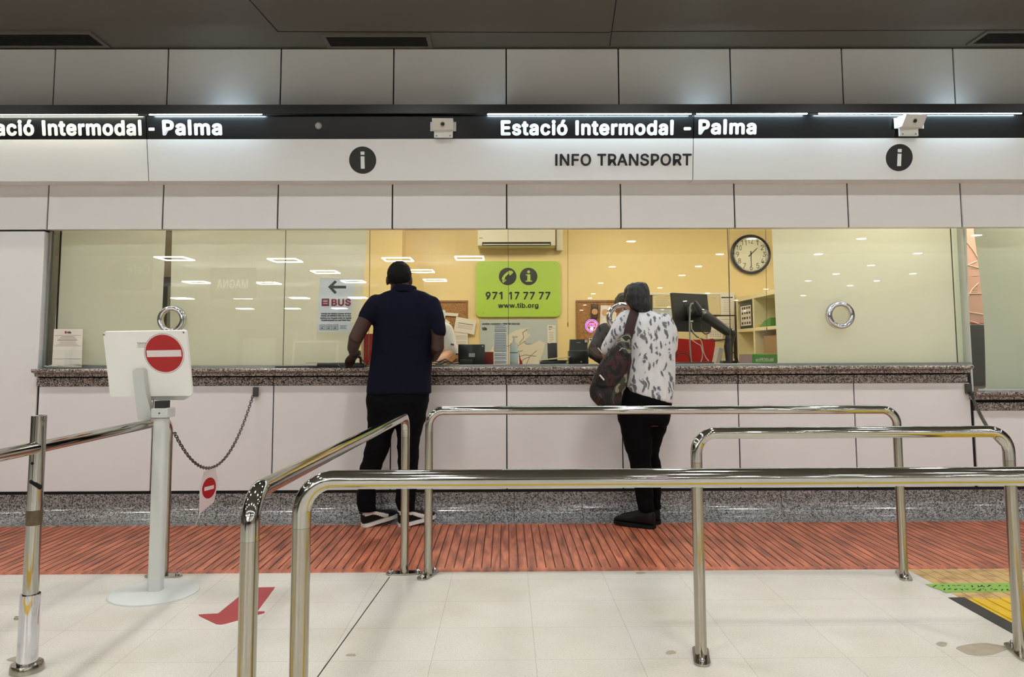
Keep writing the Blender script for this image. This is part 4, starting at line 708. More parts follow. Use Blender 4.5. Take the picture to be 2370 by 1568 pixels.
for dy in (3.2, 6.4):
    _, _, a = kuv(318, 798+dy); b.prism([a+NK*.0003, a+ut*.045+NK*.0003, a+ut*.045+vt*.0016+NK*.0003, a+vt*.0016+NK*.0003], NK*.0004)
part('print_lines', b, M['print_'], sh, smooth=False)
for px, py in ((240.5, 775), (425, 770)):
    _, _, a = kuv(px, py); part('screw_cap', MB().cyl(a+NK*.0002, a+NK*.002, .0045, 14), M['print_'], sh)
# arm bracket and hub
def kq(px, py, o): _, _, p = kuv(px, py); return p+NK*o
arm = [kq(314, 856, .002), kq(317, 852.5, .002), kq(335, 852, .002), kq(340, 856, .002), kq(341.5, 876, .002), kq(345, 905, .002), kq(354, 936, .002), kq(357, 955, .002), kq(356, 968, .002), kq(327, 968.5, .002), kq(323, 940, .002), kq(319, 900, .002)]
part('arm_bracket', MB().prism(arm, NK*.03), M['kiosk_grey'], t)
part('hub_tray', MB().prism([kq(313, 920, -.03), kq(427, 917, -.03), kq(425, 928, -.03), kq(419, 931, -.03), kq(322, 931, -.03), kq(315, 927, -.03)], -NK*.06), M['kiosk_grey'], t)
part('neck', MB().box(pK.x-.018, pK.x+.032, pK.y-.03, pK.y+.03, ztop+.02, at(370, 928, pK.y).z), M['plastic_dk'], t)
X0, X1, Z0, Z1 = rect(350, 946, 388, 968, pK.y-.04); part('clamp_plate', MB().box(X0, X1, pK.y-.045, pK.y+.05, Z0, Z1, .003, 1), M['kiosk_grey'], t)
part('bolt', MB().cyl((at(374, 955, YK).x, pK.y-.047, (Z0+Z1)/2), (at(374, 955, YK).x, pK.y-.0455, (Z0+Z1)/2), .004, 12), M['dark'], t)

# ================================================================== chains
def chain(p0, p1, sag, name, lab, n=None):
    p0, p1 = Vector(p0), Vector(p1); pts = []
    K = 200
    for k in range(K+1):
        u = k/K; p = p0.lerp(p1, u); p.z -= 4*sag*u*(1-u); pts.append(p)
    Ls = [0]
    for a, c in zip(pts, pts[1:]): Ls.append(Ls[-1]+(c-a).length)
    pitch_ = .0215; N_ = int(Ls[-1]/pitch_); b = MB(); j = 0
    for i in range(N_):
        s_ = (i+.5)*Ls[-1]/N_
        while j < K-1 and Ls[j+1] < s_: j += 1
        c = pts[j].lerp(pts[j+1], (s_-Ls[j])/(Ls[j+1]-Ls[j])); T = (pts[j+1]-pts[j]).normalized(); n_ = T.cross(EY).normalized() if i % 2 else T.cross(T.cross(EY)).normalized()
        loop = []
        for q in range(12): a = 2*PI*q/12; loop.append(c+T*(.0135*math.cos(a))+n_*(.0085*math.sin(a)))
        b.tube(loop, .0026, 6, closed=True, up=T.cross(n_))
    return b, pts
pC0 = Vector((pE.x+TR+.004, pE.y+.01, at(399, 1003, pE.y).z)); pC1 = Vector((at(586, 914, YW-.03).x, YW-.035, at(586, 916, YW-.03).z))
b, cp_ = chain(pC0, pC1, .32, 'chain', '')
t = thing('barrier_chain', pC1, 'dark metal chain hanging between the left rail post and a counter bracket', 'chain')
part('links', b, M['darkmetal'], t)
X0, X1, Z0, Z1 = rect(585, 897, 596, 919, YW-.03); part('wall_bracket', MB().box(X0, X1, YW-.032, YW, Z0, Z1, .003, 1), M['darkmetal'], t)
part('eye_bolt', MB().torus(pC0, EZ, .009, .003, 16, 6), M['darkmetal'], t)
# hanging no-entry tag, seen almost edge on
hp = min(cp_, key=lambda p: abs(p.x-at(486, 1062, p.y).x)); d_ = Vector((.30, .95, 0)).normalized(); dn = Vector((-.10, 0, -1)).normalized()
c = hp+EZ*-.115; t = thing('hanging_tag', c-EZ*.13, 'small no entry tag hanging edge-on from the left chain', 'sign'); r = .085
nT = d_.cross(EZ).normalized(); nT = nT if nT.y > 0 else -nT
def tp(a, b_, o=0): return c+d_*a+EZ*b_+nT*o
t2 = part('tag_plate', MB().prism([tp(-.08, .02), tp(-.05, .10), tp(.05, .11), tp(.08, .03), tp(.05, -.09), tp(-.075, -.135)], nT*.002), M['sticker_white'], t, smooth=False)
part('red_disc', MB().cyl(tp(0, 0, -.0012), tp(0, 0, -.0004), .06, 36), M['sticker_red'], t2); part('white_bar', MB().prism([tp(-.042, -.011, -.0013), tp(.042, -.011, -.0013), tp(.042, .011, -.0013), tp(-.042, .011, -.0013)], -nT*.0004), M['sticker_white'], t2, smooth=False)
part('tie', MB().cyl(tp(.0, .10), hp, .0015, 6), M['wire_w'], t); part('loose_string', MB().tube([tp(-.07, -.13), tp(-.085, -.16), tp(-.105, -.19)], .0012, 6), M['wire_w'], t)
pC0 = Vector((at(2243, 908, YW-.03).x+.012, YW-.035, at(2250, 912, YW-.03).z)); pB2 = atz(2362, 1514); pC1 = Vector((pB2.x+TR+.004, pB2.y+.02, at(2360, 1048, pB2.y).z))
b, _p = chain(pC0, pC1, .06, 'chain', '')
t = thing('barrier_chain', pC0, 'chain from the right counter end down to the shorter right handrail', 'chain'); part('links', b, M['darkmetal'], t)
X0, X1, Z0, Z1 = rect(2238, 889, 2250, 912, YW-.03); part('wall_bracket', MB().box(X0, X1, YW-.032, YW, Z0, Z1, .003, 1), M['darkmetal'], t)
part('eye_bolt', MB().torus(pC1, EZ, .009, .003, 16, 6), M['darkmetal'], t)

# ================================================================== booth room
XP = at(2240, 700, YG).x+.002; ZBC = 2.72
struct('wall_booth_back', MB().box(XL-.4, XP+.06, YB, YB+.1, 0, ZBC+.1), M['boothwall'])
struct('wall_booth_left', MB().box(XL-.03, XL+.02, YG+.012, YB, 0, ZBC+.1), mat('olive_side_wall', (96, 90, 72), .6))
struct('wall_booth_right', MB().box(XP, XP+.012, YG+.012, YB, 0, ZBC+.1), M['kiosk_grey'])
xc0, xc1 = at(700, 560, 7.75).x, at(931, 560, 7.75).x
struct('wall_booth_added_jog', MB().box(xc0, xc1, 7.75, YB-.001, 0, ZBC), M['boothwall'])  # added wall jog; its tone step stands in for a glass reflection
struct('ceiling_booth', MB().box(XL-.4, 14, YW+.07, YB+.1, ZBC, ZBC+.1), M['boothceil'])
struct('floor_booth', MB().box(XL-.03, 14, YW+.06, YB, .0005, .012), M['boothfloor'])
for i, (x, y) in enumerate(((-2.3, 6.75), (-.5, 6.75), (1.2, 6.75), (2.75, 6.3), (4.3, 6.2))):  # unseen panels light the booth; last two added to brighten the right blinds
    t = thing('unseen_panel_light', (x, y, ZBC), 'unseen warm ceiling panel added to light the booth, above the opening', 'light', 'warm panels added in the booth ceiling')
    part('frame', MB().box(x-.32, x+.32, y-.32, y+.32, ZBC-.012, ZBC-.001), M['frame_white'], t); part('diffuser', MB().box(x-.3, x+.3, y-.3, y+.3, ZBC-.016, ZBC-.0125), M['l_booth'], t)
# glazing
PX = [107, 658, 854.5, 1176.5, 1688.5, 2209, 2241]
for i, (a, b) in enumerate(zip(PX, PX[1:])):
    x0, x1 = at(a, 690, YG).x, at(b, 690, YG).x
    o = struct('window_%d' % (i+1), MB().box(x0+.0015, x1-.0015, YG, YG+.008, ZST+.004, Z2B+.03), M['glass'], smooth=False)
    if i < 5: struct('seam', MB().box(x1-.0014, x1+.0014, YG-.001, YG+.009, ZST+.004, Z2B+.03), M['seam'], o, smooth=False)
x0, x1 = at(107, 690, YG).x, at(2241, 690, YG).x
struct('trim_5', MB().box(x0, x1, YG-.006, YG-.0005, ZST+.0003, ZST+.014, .001, 1).box(x0, x1, YG+.0085, YG+.014, ZST+.0003, ZST+.016), M['alum'])
struct('trim_6', MB().box(at(133, 690, YG).x-.002, at(133, 690, YG).x+.003, YG-.002, YG+.012, ZST, Z2B), M['hole'])
ZS2 = at(2300, 905, YG).z
struct('window_7', MB().box(XP+.02, XP+1.6, YG+.03, YG+.038, ZS2+.004, Z2B+.03), M['glass'], smooth=False)
struct('trim_7', MB().box(XP+.05, XP+1.6, YG+.02, YG+.0295, ZS2+.0004, ZS2+.012), M['kiosk_grey'])
# roller blinds
def blind(tl, tr, bl, br, Y, m, lab, zbot=None, bow=0, seed=0):
    n, k = 30, 14; b = MB(); G_ = []
    for j in range(k+1):
        v = j/k; row = []
        for i in range(n+1):
            u = i/n; px = (tl[0]+(tr[0]-tl[0])*u)*(1-v)+(bl[0]+(br[0]-bl[0])*u)*v; py = (tl[1]+(tr[1]-tl[1])*u)*(1-v)+(bl[1]+(br[1]-bl[1])*u)*v
            px += bow*math.sin(PI*v)*(1-u)
            p = at(px, py, Y); p.y += .004*math.sin(7*u+seed)+.012*v*noise.noise(Vector((u*3, v*1.5, seed))); row.append(b.b.verts.new(p))
        G_.append(row)
    for a, c in zip(G_, G_[1:]):
        for i in range(n): b.b.faces.new((a[i], a[i+1], c[i+1], c[i]))
    bmesh.ops.solidify(b.b, geom=b.b.faces[:], thickness=.0012)
    p0, p1 = at(*bl, Y), at(*br, Y); q0 = at(*tl, Y)
    t = thing('roller_blind', ((p0.x+p1.x)/2, Y, min(p0.z, p1.z)), lab, 'blind', 'pale roller blinds behind the glass')
    part('fabric', b, m, t); part('bottom_bar', MB().cyl(p0+EZ*.004+EY*.012, p1+EZ*.004+EY*.012, .006, 10), M['alum'], t)
    part('roller', MB().cyl(Vector((q0.x, Y+.03, q0.z+.04)), Vector((at(*tr, Y).x, Y+.03, q0.z+.04)), .025, 16), m, t)
    return t
YBl = YG+.05
blind((144, 525), (384, 525), (120, 847), (369, 846.5), YBl, M['blind'], 'pale roller blind at the far left, behind the leaflet holder', seed=1)
blind((398, 525), (851, 524), (391, 846.5), (829, 846), YBl, M['blind'], 'wide pale roller blind behind the bus notice', seed=2)
blind((1786, 522), (2206, 518), (1800, 843), (2216, 841), YBl, M['blind'], 'pale roller blind right of the clock with a chrome ring before it', seed=3)
blind((2200, 518), (2236, 518), (2210, 841), (2245, 841), YBl+.04, M['blind2'], 'narrow strip of pale blind beside the right end pane', seed=4)
blind((2250, 515), (2460, 512), (2281, 902), (2470, 900), YG+.09, M['blind2'], 'greenish blind with slanting edge at the right frame edge, above the lower counter', bow=8, seed=5)
# speak-through rings in the glass
def ring(px, py, rpx, lab):
    c = at(px, py, YG-.012); R_ = rpx*YG/F
    t = thing('speak_ring', c-EZ*R_, lab, 'speak-through ring', 'chrome speak-through rings in the glass')
    part('front_ring', MB().torus(c, EY, R_*.80, R_*.185, 48, 16), M['chrome'], t); part('rear_flange', MB().torus(c+EY*.03, EY, R_*.86, R_*.13, 48, 10), M['chrome'], t)
    b = MB().lathe([(R_*.66, 0), (R_*.66, .03), (R_*.72, .03), (R_*.72, 0)], c, EY, 48); part('sleeve', b, M['chrome'], t); return t
ring(396, 740, 32.5, 'chrome speak-through ring above the touch kiosk'); ring(1438, 735, 35, 'chrome speak-through ring beside the customer in the printed shirt'); ring(1946, 730, 33, 'chrome speak-through ring in front of the right blind')
# bus notice hung behind the glass on the blind
Yn = YG+.012
def sheet(poly, Y, th, m, name='sheet', parent=None):
    b = MB().prism([at(x, y, Y) for x, y in poly], (0, th, 0)); return part(name, b, m, parent, smooth=False) if parent else b
t = thing('bus_notice', at(777, 770, Yn), 'pale notice with a black left arrow and the red word BUS', 'notice')
sheet([(741, 643), (822, 646), (818, 690), (812, 740), (810, 770), (733, 769)], Yn, .001, mat('notice_paper', (242, 245, 250), .6), 'sheet', t)
ar = [(759, 664.5), (775, 649.5), (780, 653), (771.5, 661.5), (801, 662), (801, 668), (771, 668), (779.5, 677), (775, 681)]
part('arrow', MB().prism([at(x, y, Yn-.0008) for x, y in ar], (0, .0006, 0)), M['letter_black'], t, smooth=False)
def ink(parent, x0, y0, x1, y1, Y, m, name='print_block', lift=.0008):
    X0, X1, Z0, Z1 = rect(x0, y0, x1, y1, Y); return part(name, MB().box(X0, X1, Y-lift, Y-lift+.0005, Z0, Z1), m, parent, smooth=False)
def lines(parent, L, Y, m, name='print_lines', lift=.0008, skew=0):
    b = MB()
    for x0, x1, y, hgt in L:
        a, c = at(x0, y+hgt/2, Y), at(x1, y-hgt/2+skew*(x1-x0), Y); d = at(x0, y-hgt/2, Y); e_ = at(x1, y+hgt/2+skew*(x1-x0), Y)
        b.prism([Vector((v.x, Y-lift, v.z)) for v in (a, e_, c, d)], (0, .0005, 0))
    return part(name, b, m, parent, smooth=False)
part('lettering', text_px('BUS', .03, 767, 812, 708.5, 692.5, Yn, .0008), M['printred'], t)
ink(t, 744.5, 691.5, 762, 709, Yn, M['printred'], 'bus_icon'); ink(t, 748, 696, 758.5, 699, Yn, M['paper3'], 'icon_window', .0014); ink(t, 748, 702, 758.5, 704, Yn, M['paper3'], 'icon_window', .0014)
for s, yb, x0, x1 in (('Venda de billets nomes al bus', 728, 743, 812), ('Venta de billetes solo en el bus', 733, 743, 812), ('Selling bus tickets only on board', 738.3, 741, 813), ('Ticketverkauf nur auf dem Bus', 743.2, 743, 811)):
    part('lettering', text_px(s, .012, x0, x1, yb, yb-3.4, Yn, .0008), M['printdark'], t)
for x in (740, 755, 770):
    fr = ink(t, x, 752, x+13, 764.5, Yn, M['printdark'], 'pictogram'); ink(fr, x+.8, 752.8, x+12.2, 763.7, Yn, M['paper3'], 'pictogram_field', .0011)
    lines(fr, [(x+3, x+8, 760, 2), (x+3, x+10, 756, 1)], Yn, M['printdark'], 'pictogram_mark', .0014)
lines(t, [(787, 803, 754.5, 1), (787, 800, 757.5, 1), (787, 802, 760.5, 1)], Yn, M['printdark'])

# ---- things on the counter in front of the glass
t = thing('leaflet_holder', at(140, 855, YG-.07), 'clear acrylic leaflet tray with loose slips at the left end of the counter', 'holder')
t.location.z = ZST; LOC[t.name] = Vector(t.location); base = t.location.copy()
X0, X1, Z0, Z1 = rect(91, 811, 190, 855, YG-.10); Z0 = ZST+.0005
b = MB()
for a in ((X0, X1, YG-.115, YG-.112, Z0, Z1), (X0, X0+.003, YG-.112, YG-.019, Z0, Z1), (X1-.003, X1, YG-.112, YG-.019, Z0, Z1), ((X0+X1)/2+.03, (X0+X1)/2+.033, YG-.112, YG-.019, Z0, Z1), (X0, X1, YG-.112, YG-.019, Z0, Z0+.003)): b.box(*a)
part('tray', b, M['acrylic'], t, smooth=False)
rnd = random.Random(5)
for k in range(6):
    cx_, cy_ = X0+(.055, .085, .115, .125, .232, .248)[k], YG-.065+rnd.uniform(-.008, .008); R = Matrix.Translation((cx_, cy_, Z0+.012+.003*k)) @ Matrix.Rotation(rnd.uniform(-.3, .3), 4, 'Z') @ Matrix.Rotation(rnd.uniform(-.05, .22), 4, 'Y')
    single('paper_slip', MB().box(-.036, .036, -.024, .024, -.0005, .0005, mtx=R), M['paper'] if k % 3 else M['paper3'], 'loose white slip of paper in the clear leaflet tray', 'paper', 'loose slips in the leaflet tray')
Yf = YG-.016
t = thing('information_leaflet', Vector((at(157, 845, Yf).x, Yf, ZST)), 'white sheet headed tib standing in the clear leaflet tray', 'leaflet')
sheet([(125, 762), (191.5, 762), (189, 851), (120, 851.5)], Yf, .0015, M['paper'], 'sheet', t)
part('lettering', text_px('tib', .03, 156, 165, 772.5, 767.5, Yf, .0008), M['printdark'], t); ink(t, 150, 767, 154.5, 772.5, Yf, M['printred'], 'logo_square')
lines(t, [(127, 188, 777, .7), (142, 172, 779.6, .8), (140, 174, 782.3, .8), (135, 178, 785.4, 1), (133, 179, 788.4, 1.1), (138, 175, 792, .7), (137, 176, 795, .7), (131, 180, 798, .7), (126, 187, 801, .7), (124, 187, 831, .6)], Yf, M['print_'])
# writing tray with clipboard in front of the left pane
X0, X1 = at(700, 850, YG-.09).x, at(845, 850, YG-.09).x
t = thing('counter_tray', Vector(((X0+X1)/2, YG-.085, ZST)), 'flat black writing tray on the granite under the man\'s left hand', 'tray')
part('tray', MB().box(X0+.11, X1, YG-.135, YG-.03, ZST+.0005, ZST+.03, .006), M['plastic_black'], t); part('thin_plate', MB().box(at(640, 850, YG-.06).x, X0+.11, YG-.10, YG-.02, ZST+.0005, ZST+.010, .003), M['plastic_black'], t)
part('steel_top', MB().box(X0+.03, X1-.01, YG-.125, YG-.035, ZST+.0302, ZST+.033, .001, 1), M['brushed'], t)
part('pen_chain', MB().tube([Vector((at(x, 850, YG-.137).x, YG-.138, ZST+z)) for x, z in ((782, .028), (786, .010), (793, .003), (802, .003), (808, .012), (812, .028))], .0012, 6), M['alum'], t)

# ---- back wall of the booth
Yb = YB-.002
t = thing('air_conditioner', at(1195, 573, Yb), 'cream split air conditioner high on the yellow wall over the green sign', 'air conditioner'); X0, X1, Z0, Z1 = rect(1106, 505, 1285, 573, YB-.19)
part('body', MB().prism([(X0, Yb, Z0+.03), (X0, Yb-.12, Z0), (X0, Yb-.19, Z0+.02), (X0, Yb-.20, Z0+.06), (X0, Yb-.20, Z1-.02), (X0, Yb-.18, Z1), (X0, Yb, Z1)], (X1-X0, 0, 0)), M['ac'], t)
X2, X3, Z2, Z3 = rect(1116, 560.5, 1275, 568.5, YB-.20); part('air_slot', MB().box(X2, X3, YB-.2035, YB-.19, Z2, Z3), M['dark'], t); part('louvre', MB().box(X2+.01, X3-.01, YB-.206, YB-.2036, Z2+.006, Z2+.014), M['ac'], t)
part('badge', MB().box(*rect(1109, 550, 1117, 552, YB-.205)[:2], YB-.2036, YB-.2025, *rect(1109, 550.5, 1117, 552, YB-.205)[2:]), M['print_'], t)
t = single('duct_cover', pbox(1288, 505, 1303, 580, YB-.09, .088, .008), M['ac'], 'cream duct cover on the wall right of the air conditioner', 'duct cover')
t = thing('phone_sign', at(1199, 734, Yb), 'lime green sign with phone number and web address on the yellow wall', 'sign'); X0, X1, Z0, Z1 = rect(1101.5, 605, 1297, 734, Yb-.02)
part('board', MB().prism(rounded_rect(X0, X1, Z0, Z1, .05, Yb-.022), (0, .02, 0)), M['lime'], t); Ys = Yb-.022
for cx_ in (1175, 1223.5):
    c = at(cx_, 640.3, Ys); r = 20.4*Ys/F
    dn_ = part('icon_disc', MB().cyl(c-EY*.0005, c-EY*.002, r, 40), M['icon_black'], t)
    if cx_ < 1200:
        pts = [c+Vector((x*r, -.003, z*r)) for x, z in ((-.55, -.62), (-.60, -.25), (-.35, .12), (0, .42), (.35, .62), (.62, .55))]
        b = MB().prism([c+Vector((x*r, -.0022, z*r)) for x, z in ((-.68, -.30), (-.62, -.12), (-.40, .22), (-.05, .52), (.22, .66), (.48, .66), (.52, .56), (.30, .36), (.05, .25), (-.22, 0), (-.32, -.18), (-.34, -.36), (-.48, -.52))], (0, -.002, 0))
        part('handset', b, M['lime'], dn_, smooth=False)
        b = MB().prism([c+Vector((x*r, -.0022, z*r)) for x, z in ((-.66, -.44), (-.46, -.56), (-.22, -.34), (-.16, -.44), (-.50, -.74), (-.60, -.66))], (0, -.002, 0)).prism([c+Vector((x*r, -.0022, z*r)) for x, z in ((.50, .62), (.30, .36), (.16, .20), (.28, .10), (.62, .42), (.64, .50))], (0, -.002, 0)); part('handset_ends', b, M['lime'], dn_, smooth=False)
    else:
        b = MB().cyl(c+Vector((0, -.0022, .52*r)), c+Vector((0, -.004, .52*r)), .17*r, 24)
        b.prism([c+Vector((x*r, -.0022, z*r)) for x, z in ((-.36, -.60), (.40, -.60), (.40, -.48), (.20, -.48), (.20, .24), (-.34, .24), (-.34, .13), (-.16, .13), (-.16, -.48), (-.36, -.48))], (0, -.002, 0)); part('letter_i', b, M['lime'], dn_, smooth=False)
for s, x0, x1 in (('971', 1124, 1163), ('17', 1178, 1202), ('77', 1211, 1238), ('77', 1247, 1274)): part('lettering', text_px(s, .022, x0, x1, 693.5, 676, Ys), M['letter_black'], t)
part('lettering', text_px('www.tib.org', .018, 1153, 1246, 713, 702, Ys), M['letter_black'], t)
for x, y in ((1117, 613.5), (1283, 611), (1119, 726), (1283, 724)): c = at(x, y, Ys); part('screw', MB().cyl(c, c-EY*.002, .004, 10), M['screw'], t)
# route map poster
t = thing('route_map', at(1200, 848, Yb), 'pale grey bus route map of an island on the wall behind the sanitiser bottle', 'map'); Ym = Yb-.006
X0, X1, Z0, Z1 = rect(1111, 740, 1290, 862, Ym); part('sheet', MB().box(X0, X1, Ym, Ym+.004, Z0, Z1), M['map_sea'], t, smooth=False)
land = [(1104+18, 862), (1124, 846), (1132, 818), (1142, 800), (1160, 785), (1176, 775), (1192, 766), (1207, 762), (1228, 758), (1216, 763), (1222, 773), (1212, 780), (1226, 772), (1227, 777), (1217, 786), (1212, 795), (1222, 799), (1232, 798), (1240, 793), (1250, 788), (1262, 795), (1258, 812), (1252, 828), (1247, 846), (1244, 862)]
part('island', MB().prism([Vector((at(x, y, Ym).x, Ym-.0012, at(x, y, Ym).z)) for x, y in land], (0, .0008, 0)), M['map_land'], t, smooth=False)
b = MB()
for R_ in ([(1202, 795), (1212, 782), (1210, 770), (1220, 763)], [(1190, 810), (1200, 800), (1215, 790), (1218, 797), (1228, 796)], [(1200, 845), (1212, 832), (1226, 826), (1242, 812)], [(1200, 826), (1215, 822), (1240, 825)], [(1218, 845), (1226, 826)], [(1150, 815), (1165, 805), (1180, 800), (1196, 802)], [(1196, 815), (1210, 812)]):
    b.tube([Vector((at(x, y, Ym).x, Ym-.0015, at(x, y, Ym).z)) for x, y in R_], .003, 6)
part('routes', b, M['map_line'], t)
ink(t, 1267, 753, 1286, 806, Ym, M['paper'], 'legend'); lines(t, [(1270, 1278, 757, 2.5), (1270, 1284, 760, .8), (1270, 1276, 763, 1.5), (1270, 1283, 770, .8), (1271, 1280, 774, .8), (1271, 1282, 778, .8), (1271, 1281, 782, .8), (1271, 1282, 786, .8), (1271, 1279, 790, .8)], Ym, M['print_'], 'legend_lines', .0016)
part('lettering', text_px('HIVERN / INVIERNO / WINTER 2022-23', .02, 1116, 1203, 752, 748.5, Ym, .0012), M['printdark'], t); part('lettering', text_px('tib', .04, 1116, 1127, 765, 757.5, Ym, .0012), M['letter_black'], t)
# cork boards with papers
def cork(x0, y0, x1, y1, lab):
    X0, X1, Z0, Z1 = rect(x0, y0, x1, y1, Yb-.02); t = thing('cork_board', Vector(((X0+X1)/2, Yb, Z0)), lab, 'cork board'); f = .02
    part('cork', MB().box(X0+f, X1-f, Yb-.012, Yb, Z0+f, Z1-f), M['cork'], t, smooth=False); b = MB()
    for a in ((X0, X1, Z0, Z0+f), (X0, X1, Z1-f, Z1), (X0, X0+f, Z0+f, Z1-f), (X1-f, X1, Z0+f, Z1-f)): b.box(a[0], a[1], Yb-.02, Yb, a[2], a[3])
    part('frame', b, M['corkframe'], t, smooth=False); return t
cork(940, 696, 1083, 850, 'cork board behind the man in the polo shirt, with pinned papers'); cork(1334, 695, 1470, 789, 'cork board with a brown poster, beside the navy sleeve')
def pinned(poly, lab, m=M['paper'], dy=.026, L=None, name='pinned_paper', blocks=(), skew=0):
    Y = Yb-dy; xs = [p[0] for p in poly]; ys = [p[1] for p in poly]; t = thing(name, at(sum(xs)/len(xs), max(ys), Y), lab, 'paper')
    sheet(poly, Y, .0015, m, 'sheet', t)
    for (x0, y0, x1, y1, mm) in blocks: ink(t, x0, y0, x1, y1, Y, mm)
    if L: lines(t, L, Y, M['print_'], skew=skew)
    return t
pinned([(1018, 716), (1031, 719), (1030, 748), (1017, 752)], 'grey-blue paper half hidden by the man\'s right shoulder', M['paper3'])
pinned([(1031, 723.5), (1061, 726), (1060, 733), (1030.5, 731)], 'narrow white paper strip at the top of the left cork board')
pinned([(1029, 737), (1041.5, 746), (1032, 761), (1025, 766)], 'tilted white slip next to the man\'s right sleeve')
pinned([(1056, 733.5), (1103, 742), (1097, 775), (1049.5, 767.5)], 'white sheet with a small table, pinned crooked', dy=.030, L=[(1061, 1095, 747.5, 1.6), (1060, 1094, 752, .6), (1060, 1094, 755, .6), (1059, 1093, 758, .6)], skew=.16)
pinned([(1049, 768), (1083, 773), (1083, 818), (1051, 818)], 'white ruled form under the crooked sheet', L=[(1055, 1080, 778, .7), (1055, 1080, 781, .7), (1054, 1080, 785, .7), (1054, 1079, 792, .7), (1054, 1079, 797, .7)])
t = pinned([(1368, 704), (1385, 705), (1384.5, 737.5), (1368, 737)], 'dark brown poster with a round emblem on the right cork board', M['brown_poster'], name='brown_poster', L=[(1371, 1382, 707.5, 1.6), (1371, 1382, 710, 1), (1373, 1382, 733, 1)])
c = at(1376.5, 722, Yb-.027); part('emblem', MB().cyl(c, c-EY*.0008, 7*8/F, 28), M['orange'], t)
t = pinned([(1390.5, 707), (1428, 708), (1424, 775), (1387, 768)], 'white drawing with orange shapes behind the speak-through ring', name='drawing'); c = at(1401, 724, Yb-.027); part('orange_shape', MB().lathe([(1e-4, .001), (.035, .0008), (.036, 0)], c, -EY), M['orange'], t)
t = pinned([(1363, 783), (1381, 784), (1380, 797), (1363, 797)], 'small white card with a black mark above the payment terminal', blocks=((1365, 784.5, 1369, 788.5, M['printdark']),), dy=.04)
# notice frame with papers
X0, X1, Z0, Z1 = rect(1506, 677, 1703, 850, Yb-.03); t = thing('notice_frame', Vector(((X0+X1)/2, Yb, Z0)), 'large white-edged notice frame with black sides behind the monitor', 'notice board')
part('panel', MB().box(X0, X1, Yb-.012, Yb, Z0, Z1), M['paper2'], t, smooth=False); part('top_rail', MB().box(X0, X1, Yb-.03, Yb, Z1-.025, Z1), M['frame_white'], t); part('bottom_rail', MB().box(X0, X1, Yb-.03, Yb, Z0+.06, Z0+.085), M['frame_white'], t)
for xa in (X0, X1-.022): part('side_rail', MB().box(xa, xa+.022, Yb-.03, Yb, Z0, Z1-.026), M['frame_black'], t)
part('middle_bar', pbox(1565, 729.5, 1701, 731.5, Yb-.028, .016), M['frame_black'], t)
FY = .034
pinned([(1511, 684), (1556, 683), (1557, 714), (1511, 714.5)], 'cream typed sheet, upper left in the notice frame', M['paper2'], FY, [(1518, 1547, 688, .7), (1516, 1550, 692, .7), (1516, 1545, 696, .7), (1517, 1550, 700, .7), (1518, 1552, 704, .7), (1518, 1546, 708, .7)], blocks=((1537, 685, 1551, 687, M['yellow']),))
pinned([(1510, 715.5), (1557, 716), (1560, 760), (1511, 760)], 'grey-green sheet below the typed one in the notice frame', M['map_sea'], FY, [(1515, 1549, 720, .8), (1515, 1540, 726, .8)])
pinned([(1638, 683), (1666, 683), (1668, 729), (1640, 729)], 'cream blank sheet right of the monitor', M['paper2'], FY, [(1647, 1657, 690, .6)])
pinned([(1666.5, 682), (1700, 682), (1700, 729.5), (1668.5, 729.5)], 'white sheet with a dark header bar in the notice frame', M['paper'], FY, [(1675, 1693, 696, .6), (1675, 1693, 701, .6), (1674, 1694, 706, .6), (1674, 1694, 711, .6), (1674, 1693, 716, .6), (1674, 1693, 721, .6)], blocks=((1669.5, 687.5, 1696, 690.5, M['printdark']),))
pinned([(1658, 733), (1700, 732), (1701, 768), (1660, 768)], 'pale drawing sheet in the lower right of the notice frame', M['paper'], FY, [(1668, 1694, 740, .8), (1666, 1690, 750, .8)])
t = pinned([(1638, 757), (1672, 757), (1673, 785), (1638, 785)], 'small month calendar below the monitor arm', M['paper'], .04, name='wall_calendar')
b = MB()
for r in range(4):
    for q in range(7): p = at(1644+q*4, 767+r*4, Yb-.041); b.box(p.x-.004, p.x+.004, p.y-.0006, p.y, p.z-.004, p.z+.004)
part('dates', b, M['print_'], t, smooth=False)
# clock
c = at(1739, 588.5, YB-.05); R_ = 47*7.95/F; t = thing('wall_clock', c-EZ*R_, 'round black-rimmed wall clock showing half past one', 'clock')
part('rim', MB().lathe([(R_*.97, .045), (R_, .03), (R_*.985, .008), (R_*.93, 0), (R_*.87, .006), (R_*.85, .014), (R_*.85, .04)], c, EY, 64), M['plastic_black'], t)
fc = part('face', MB().cyl(c+EY*.030, c+EY*.018, R_*.86, 56), M['clockface'], t)
part('silver_bezel', MB().torus(c+EY*.012, EY, R_*.845, .006, 56, 8), M['chrome'], t)
cc = at(1742, 588, YB-.036)
for h in range(1, 13):
    a = PI/2-h*PI/6; s = str(h); wd = .030 if len(s) == 1 else .052; wd = .018 if s == '1' else wd; hgt = .052
    q = c+EY*.0175+Vector((math.cos(a)*R_*.66-wd/2, 0, math.sin(a)*R_*.66-hgt/2)); part('numeral', fit_text(s, 0, q, EX, EZ, -EY, wd, hgt, thick=.001), M['letter_black'], fc)
b = MB()
for k in range(60):
    a = k*PI/30; l = .018 if k % 5 == 0 else .007; d = Vector((math.cos(a), 0, math.sin(a))); n = Vector((-d.z, 0, d.x))*(.0022 if k % 5 == 0 else .0012); p = c+EY*.017+d*R_*.76; b.prism([p-n, p+d*l-n, p+d*l+n, p+n], (0, .0008, 0))
part('minute_marks', b, M['letter_black'], fc, smooth=False)
